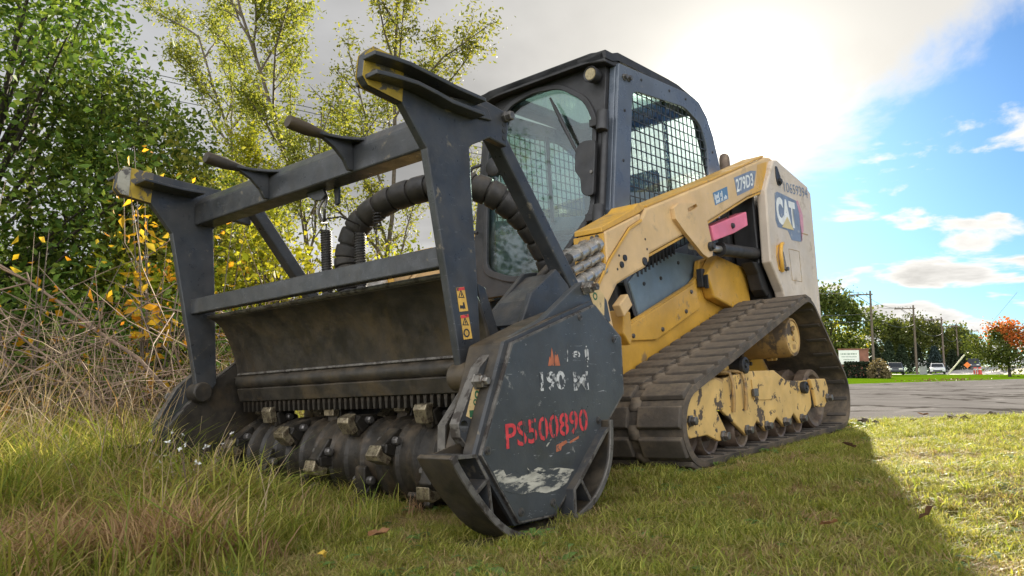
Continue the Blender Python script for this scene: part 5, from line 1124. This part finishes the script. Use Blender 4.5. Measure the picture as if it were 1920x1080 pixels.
def yawed(x, y, a, z=None): return Matrix.Translation((x, y, gz(x, y) if z is None else z)) @ Matrix.Rotation(a, 4, 'Z')
def pole(x, y, H, label, r=.16, arm=2.2, side=1, arms=1, both=False):
    az = math.atan2(y-CAM.y, x-CAM.x); t = empty('utility_pole', yawed(x, y, az-math.pi/2), label, 'utility pole', 'utility poles along the road')   # local x = right in view
    B().tube([(0, 0, 0), (0, 0, H*.5), (0, 0, H)], [r, r*.85, r*.66], 10).build('pole_shaft', POLEM, t, smooth=50)
    for k in range(arms):
        z = H-.45-k*1.0; x0 = -arm if not both else -arm*.6; x1 = .25 if not both else arm*.6
        B().box(x0, x1, -.30, -.16, z-.07, z+.07).build('cross_arm', POLEM, t)
        B().tube([(x0*.62, -.2, z-.05), (-.02, -.16, z-arm*.5)], .035, 6).build('arm_brace', POLEM, t)
        for q in (x0+.12, x0*.55, -.35): B().lathe([(0, .05), (.08, .075), (.16, .06), (.22, .03)], (q, -.23, z+.07), 'z', n=10).build('insulator', GREYM, t, smooth=50)
    return t
PL = [((-90.2, -22.3), 9.6, 'tallest utility pole, standing beside the brick sign'), ((-110.8, -22.4), 9.3, 'utility pole rising in front of the dark conifers'), ((-134.0, -23.5), 9.0, 'utility pole beside the white sedan'), ((-154.1, -25.0), 8.9, 'utility pole just beyond the leaning pale guy guard'), ((-174.2, -25.8), 8.9, 'farthest utility pole beside the dark car on the road')]
for (p, H, lab), k in zip(PL, range(5)): pole(p[0], p[1], H, lab, arm=2.3 if k < 3 else 1.6, both=k > 2)
pole(-192.4, -37.6, 7.6, 'short thin pole with two arms before the blue spruce', r=.12, arm=4.0, arms=1)
pole(-8.5, -35.35, 15.3, 'tall utility pole hidden behind the leafy scrub', r=.18, arm=1.6, both=True)
def wire(a, c, sag, label, r=.012):
    a = np.array(a, float); c = np.array(c, float); t = np.linspace(0, 1, 24)[:, None]; P = a+(c-a)*t-np.array((0, 0, 1))*sag*4*t*(1-t)
    V, F = tubes([(P-a, np.full(24, r))], 5); o = np_mesh('power_line', V, F, WIREM); o.location = a; tagit(o, label, 'cable', 'power lines between the poles')
for k in range(4):
    (p, H, _), (q, H2, _) = PL[k], PL[k+1]
    for j, (dy, dz) in enumerate(((.9, -.1), (1.9, -.1), (0, -2.6))):
        wire((p[0], p[1]-dy, H+dz), (q[0], q[1]-dy*.8, H2+dz), .9, ('upper', 'outer', 'low slack')[j]+' power line between '+('the tallest pole and the conifer pole', 'the conifer pole and the sedan pole', 'the sedan pole and the guy-guard pole', 'the guy-guard pole and the farthest pole')[k], .022 if j < 2 else .035)
p, H, _ = PL[0]
for j, (dy, dz) in enumerate(((.9, -.1), (1.9, -.1), (0, -2.6), (0, -3.4))): wire((p[0], p[1]-dy, H+dz), (-60, -30-dy, H+dz+.6), 1.0, ('upper', 'outer', 'low', 'lowest thick')[j]+' power line from the tallest pole into the big round tree', .02 if j < 2 else .04)
for j, (a_, c_) in enumerate((((-8.55, -35.27, 14.85), (-34.8, -28.3, 14.72)), ((-8.56, -35.27, 14.65), (-34.8, -28.3, 14.35)), ((-8.56, -35.2, 13.62), (-34.1, -28.6, 14.0)))): wire(a_, c_, .12, ('top', 'second', 'bottom')[j]+' power line crossing the grey sky behind the slender trees', .020)
# ---- brick sign with white board
sx, sy = -46.4, -12.1; az = math.atan2(sy-CAM.y, sx-CAM.x)-math.pi/2
t = empty('monument_sign', yawed(sx, sy, az), 'brick monument sign with white lettered board behind the hedge', 'sign')
B().box(-.62, 1.08, -.22, .22, 0, 1.72).build('brick_pier', BRICK, t)
B().box(-.66, 1.12, -.26, .26, 1.72, 1.78).build('coping', BRICK, t)
bd = B().box(-.60, .55, -.30, -.236, .82, 1.68).build('sign_board', SIGNW, t, bevel=.01)
for z, w, h, n in ((1.42, .92, .07, 11), (1.26, .86, .045, 15), (1.10, .62, .04, 12), (1.00, .5, .03, 12), (.89, .8, .02, 20)):
    bb = B()
    for k in range(n): x = -.02-w/2+w*k/n; bb.box(x, x+w/n*(.45+.3*((k*7) % 3)/2), -.304, -.3005, z, z+h)
    tagit(bb.build('sign_lettering', SIGNG, bd), kind='stuff')
# ---- hedge, shrubs, trees
def crown_tree(name, x, y, H, R, label, lm, seed, n, ls, cat='tree', trunk=.28, group=None, zlow=.28, extra=None, tr=.14):
    rg = np.random.default_rng(seed); z0 = gz(x, y); base = np.array((x, y, z0)); C = []
    nc = 46
    for i in range(nc):
        a = rg.random()*6.283; u = rg.random(); zz = zlow+(1-zlow)*rg.random(); pr = math.sqrt(max(.02, 1-((zz-(1+zlow)/2)/((1-zlow)/1.9))**2)); rr = R*pr*(.35+.65*u**.5)*(1+.25*math.sin(3*a+seed)); C.append((x+rr*math.cos(a), y+rr*math.sin(a), z0+zz*H))
    C = np.array(C); sg = R*.16; segs = [(np.array([base, base+(0.02*H, 0, H*.3), base+(0, .02*H, H*.8)]), np.array((tr, tr*.7, tr*.2)))]
    for c in C[:18]: q = base+np.array((0, 0, H*(.22+.4*rg.random()))); segs.append((np.array([q, (q+c)/2+rg.normal(size=3)*.1, c]), np.array((tr*.4, tr*.25, tr*.08))))
    P = C[rg.integers(0, nc, n)]+rg.normal(size=(n, 3))*sg; LPs, S, Ms = [P], [ls], [lm]
    if extra: 
        m2, sel = extra; k_ = sel(P-base); LPs = [P[~k_], P[k_]]; S = [ls, ls]; Ms = [lm, m2]
    return tree_obj(name, base, label, cat, segs, LPs, S, Ms, BARKD, group, aspect=.8)
crown_tree('round_tree', -94.2, -28.1, 9.4, 4.7, 'big round deciduous tree rising above the brick sign', FG, 101, 6500, .42)
G_ = 'trees beyond the car park'
FS = lambda x, y, k=1.3: (CAM.x+(x-CAM.x)*k, CAM.y+(y-CAM.y)*k)
for i, (x, y, H, R, lab) in enumerate(((-105.2, -24.9, 6.6, 2.6, 'deciduous tree behind the conifer row, nearest the brick sign'), (-112, -24.6, 7.4, 3.0, 'tall open-crowned tree behind the conifer pole'), (-117, -22.9, 7.6, 3.4, 'widest open-crowned tree, sky showing through it'), (-124, -21.8, 6.9, 2.8, 'tree behind the sedan pole'), (-131, -21.3, 6.9, 2.8, 'tree behind the guy-guard pole'), (-150, -22.0, 6.0, 3.0, 'tree behind the dark car on the road'), (-100, -30, 6.5, 3.2, 'yellowing tree between big round tree and conifers'))):
    crown_tree('background_tree', *FS(x, y), H*1.3, R*1.3, lab, FG if i != 6 else LG, 110+i, 4200, .42, group=G_)
def conifer(x, y, H, R, label, m, seed):
    rg = np.random.default_rng(seed); z0 = gz(x, y); base = np.array((x, y, z0)); n = 2600; u = rg.random(n)**.7; zz = .04+.96*u; a = rg.random(n)*6.283; rr = R*(1-zz)**.85*(.55+.5*rg.random(n))*(1+.15*np.sin(zz*40))+.05
    P = base+np.stack([rr*np.cos(a), rr*np.sin(a), zz*H], 1); return tree_obj('conifer', base, label, 'conifer', [(np.array([base, base+(0, 0, H*.95)]), np.array((.14, .02)))], [P], [.34], [m], BARKD, 'conifers beyond the car park', aspect=.5, droop=np.array((0, 0, -.5)))
for i, (x, y, H, R, lab, m) in enumerate(((-98.1, -24.2, 3.6, 1.2, 'dark conifer standing next to the pale dry shrub', FD), (-98.4, -22.7, 4.0, 1.3, 'tallest pointed dark conifer of the row', FD), (-99.5, -21.5, 3.5, 1.3, 'dark conifer in the middle of the row', FD), (-101.6, -20.3, 3.7, 1.3, 'dark conifer beside the conifer pole', FD), (-104.4, -18.9, 3.4, 1.5, 'blue-grey spruce beside the white sedan', FB), (-108, -17.6, 3.0, 1.4, 'dark conifer behind the sedan pole', FD), (-114, -17.5, 2.6, 1.5, 'low dark conifer behind the guy guard', FD))): conifer(*FS(x, y), H*1.3, R*1.25, lab, m, 130+i)
def hedge(x, y, w, d, h, label, m, seed, n=2600, round_=.0):
    rg = np.random.default_rng(seed); az = math.atan2(y-CAM.y, x-CAM.x)-math.pi/2; M = yawed(x, y, az); base = np.array(M.translation); u = rg.random((n, 3))*2-1; k = rg.integers(0, 3, n)
    if round_: 
        u = rg.normal(size=(n, 3)); u /= np.linalg.norm(u, axis=1, keepdims=True); u[:, 2] = np.abs(u[:, 2])*1.0
        L = np.stack([u[:, 0]*w/2, u[:, 1]*d/2, u[:, 2]*h], 1)*(.75+.25*rg.random((n, 1)))
    else:
        for i in range(n): u[i, k[i]] = np.sign(u[i, k[i]])
        L = np.stack([u[:, 0]*w/2, u[:, 1]*d/2, (u[:, 2]+1)*h/2], 1)
    P = base+L @ np.array(M.to_3x3()).T; r = empty('clipped_hedge' if not round_ else 'garden_shrub', Matrix.Translation(base), label, 'hedge' if not round_ else 'shrub')
    V, F = leaves(P, .14, aspect=.7); np_mesh('foliage', V-base, F, m, r)
    V, F = tubes([(np.array([base, base+(rg.normal()*.2, rg.normal()*.2, h*.85)]), np.array((.03, .01))) for _ in range(7)], 5); np_mesh('stems', V-base, F, BARKD, r)
hedge(-44.6, -11.15, 1.25, .8, .86, 'clipped dark hedge below the brick sign', FD, 141)
hedge(-43.6, -9.75, 1.15, .9, .88, 'rounded dark shrub next to the clipped hedge', FD, 142, 2200, 1)
hedge(-42.9, -9.55, 1.25, .8, 1.12, 'pale dry twiggy shrub in front of the rounded dark shrub', FDR, 143, 700, 1)
crown_tree('maple_tree', -65.9, -6.25, 3.75, 2.3, 'autumn maple turning red over green lower branches', FG, 151, 5200, .20, extra=(RL, lambda q: (q[:, 2]+.5*np.sin(q[:, 1]*3)+.45*q[:, 1]-.2*q[:, 0] > 2.55) & (np.random.default_rng(3).random(len(q)) < .85)), zlow=.22, tr=.13)
# ---- road rising to the right, guard rail, cars
def strip(name, pts, w, m, kind='structure', up=.0):
    V = []; F = []
    P = [Vector(p) for p in pts]
    for i, p in enumerate(P):
        d = (P[min(i+1, len(P)-1)]-P[max(i-1, 0)]); d.z = 0; d.normalize(); nn = Vector((-d.y, d.x, 0))*w/2
        V += [p+nn, p-nn, p-nn*1.25-Vector((0, 0, max(.03, p.z+.03))), p+nn*1.25-Vector((0, 0, max(.03, p.z+.03)))]
    for i in range(len(P)-1):
        for k in range(4): F.append((i*4+k, i*4+(k+1) % 4, i*4+4+(k+1) % 4, i*4+4+k))
    F += [(0, 1, 2, 3), tuple(range(len(P)*4-4, len(P)*4))]
    b = B(); b.add(V, F); o = b.build(name, m); tagit(o, kind=kind); return o
strip('road', [(-104, -40, .03), (-114, -23, .04), (-122, -19.6, .08), (-134, -19.4, .42), (-146, -20.0, .85), (-165, -21, 1.35), (-210, -22, 1.9)], 6.4, ROADM)
def bank_mat(): return mat('rough_verge', (.14, .13, .05), .95, 0, .35, .8)
strip('verge_bank', [(-112, -9.5, .05), (-124, -11.2, .25), (-140, -12.5, .7), (-165, -13.5, 1.1)], 5.0, bank_mat())
t = empty('guard_rail', Matrix.Translation((-120, -17.2, 0)), 'galvanised guard rail along the rising road', 'guard rail')
gp = [(-119, -17.0, .1), (-128, -16.4, .3), (-138, -16.6, .65), (-150, -17.2, 1.0), (-165, -18.0, 1.4)]
bb = B()
for i in range(4):
    a, c = Vector(gp[i]), Vector(gp[i+1]); vs = [a+Vector((0, 0, .45)), a+Vector((0, 0, .75)), c+Vector((0, 0, .75)), c+Vector((0, 0, .45))]; off = Vector((.0, .06, 0)); bb.add([v-Vector((-120, -17.2, 0)) for v in vs]+[v+off-Vector((-120, -17.2, 0)) for v in vs], [(0, 1, 2, 3), (7, 6, 5, 4), (0, 4, 5, 1), (1, 5, 6, 2), (2, 6, 7, 3), (3, 7, 4, 0)])
bb.build('rail_beam', RAIL, t)
for i in range(9):
    f = i/8*4; k = min(int(f), 3); p = Vector(gp[k]).lerp(Vector(gp[k+1]), f-k)-Vector((-120, -17.2, 0)); B().box(p.x-.06, p.x+.06, p.y+.07, p.y+.17, 0, p.z+.7).build('rail_post', RAIL, t)
def car(x, y, z, ang, paint, label, H=1.45, Ln=4.5, W_=1.8, suv=False):
    t = empty('parked_car' if False else 'passenger_car', Matrix.Translation((x, y, z)) @ Matrix.Rotation(ang, 4, 'Z'), label, 'car'); L = Ln/2; h = H
    body = [(-L, .35), (-L-.02, .62), (-L+.1, .86), (-L+.75, .93), (L-1.0, .92), (L-.15, .80), (L, .62), (L, .35), (L-.3, .26), (-L+.3, .26)]
    B().prism(body, -W_/2, W_/2).build('body', paint, t, bevel=.09, seg=3)
    cabn = [(-L+.55, .91), (-L+(.75 if suv else 1.1), h-.04), (-L+1.6, h), (.35, h-.02), (L-1.25, .90)]
    ta = lambda p: (p[0], p[1]*(1-.16*max(0, (p[2]-.9)/(h-.9))), p[2])
    B().prism(cabn, -W_/2+.08, W_/2-.08, fn=ta).build('cabin', paint, t, bevel=.05)
    for s in (1, -1): B().prism([(-L+.95, .95), (-L+1.25, h-.12), (.25, h-.12), (L-1.55, .95)], s*(W_/2-.10), s*(W_/2-.085), fn=lambda p: (p[0], p[1]*(1-.15*max(0, (p[2]-.9)/(h-.9)))+.012*s, p[2])).build('side_window', CARG, t)
    B().add([(L-1.30, -W_/2+.18, .95), (L-1.30, W_/2-.18, .95), (.42, W_/2-.28, h-.08), (.42, -W_/2+.28, h-.08), (L-1.27, -W_/2+.18, .96), (L-1.27, W_/2-.18, .96), (.47, W_/2-.28, h-.07), (.47, -W_/2+.28, h-.07)], [(0, 1, 2, 3), (7, 6, 5, 4), (0, 4, 5, 1), (1, 5, 6, 2), (2, 6, 7, 3), (3, 7, 4, 0)]).build('windshield', CARG, t)
    for sx_ in (-L+.85, L-.85):
        for s in (1, -1):
            w = B().lathe([(-.11, .20), (-.11, .31), (-.09, .33), (.09, .33), (.11, .31), (.11, .20)], (sx_, s*(W_/2-.10), .33), n=18).build('wheel', TYRE, t, smooth=40)
            B().lathe([(-.118, .19), (.118, .19)], (sx_, s*(W_/2-.10), .33), n=14).build('rim', GREYM, w)
    for s in (1, -1):
        B().box(L-.06, L+.02, s*.55-.20, s*.55+.20, .60, .76).build('headlight', SIGNW, t, bevel=.03); B().box(-L-.03, -L+.05, s*.6-.16, s*.6+.16, .62, .80).build('tail_light', LAMPR, t, bevel=.03)
    B().box(L-.02, L+.03, -.55, .55, .36, .54).build('grille', CARG, t, bevel=.02)
car(-114.2, -20.6, .05, RAD(12), CARW, 'white sedan driving on the road beside the sedan pole')
car(-144.6, -21.2, .82, RAD(12), CARD, 'dark car with pale roof climbing the far road', 1.75, 4.6, 1.9, True)
car(-96.5, -21.6, .0, RAD(14), CARD, 'dark car half hidden below the conifers')
# small roadside things
for i, (x, y) in enumerate(((-119.6, -17.0), (-119.7, -16.45))):
    t = empty('traffic_barrel', yawed(x, y, 0), ('orange traffic barrel standing nearer the guy guard', 'orange traffic barrel on the outer side of the pair')[i], 'barrel', 'traffic barrels by the road')
    B().lathe([(0, .30), (.08, .30), (.09, .24), (.50, .22), (.95, .18), (1.0, .15)], (0, 0, 0), 'z', n=16).build('barrel_body', REDB, t, smooth=40)
    for z in (.35, .65): B().lathe([(0, .243-.05*z), (.12, .238-.05*z)], (0, 0, z), 'z', n=16).build('reflective_band', SIGNW, t)
t = empty('guy_wire_guard', Matrix.Translation((-94.8, -15.8, 0)), 'long pale guy-wire guard leaning from the verge', 'guy guard')
B().tube([(0, 0, 0), (-.3, 1.75, 2.25)], .085, 10).build('guard_tube', PALE, t, smooth=50); B().tube([(-.3, 1.75, 2.25), (-1.3, 7.0, 9.0)], .012, 5).build('guy_wire', WIREM, t)
t = empty('warning_sign', yawed(-119.5, -17.9, math.atan2(-17.9-CAM.y, -119.5-CAM.x)-math.pi/2), 'orange diamond road sign on a thin post', 'sign')
B().box(-.03, .03, -.03, .03, 0, 1.5).build('sign_post', GREYM, t); B().prism([(0, .85), (.45, 1.30), (0, 1.75), (-.45, 1.30)], -.05, -.035).build('sign_face', ORM, t)
t = empty('utility_box', yawed(-105.9, -20.6, 0), 'grey utility cabinet at the foot of the conifer pole', 'utility box'); B().box(-.45, .45, -.35, .35, 0, 1.0).build('cabinet', GREYM, t, bevel=.03); B().box(-.48, .48, -.38, .38, 1.0, 1.06).build('lid', GREYM, t, bevel=.02)
t = empty('radio_mast', yawed(-300, -15.5, 0), 'thin tall mast on the skyline beyond the maple', 'mast'); B().tube([(0, 0, 0), (0, 0, 21)], [.12, .05], 6).build('mast_shaft', GREYM, t); B().box(-.3, .3, -.3, .3, 0, .6).build('mast_base', GREYM, t)
# fallen leaves scattered along the far verge
P = np.stack([-28-12*rng.random(240), -5.2+1.6*rng.random(240)-.02*0, np.full(240, .02)], 1); V, F = leaves(P, .06, up=0, aspect=.8); o = np_mesh('verge_leaves', V, F, DLM['o']); tagit(o, 'orange fallen leaves scattered along the far verge', 'leaves', kind='stuff')
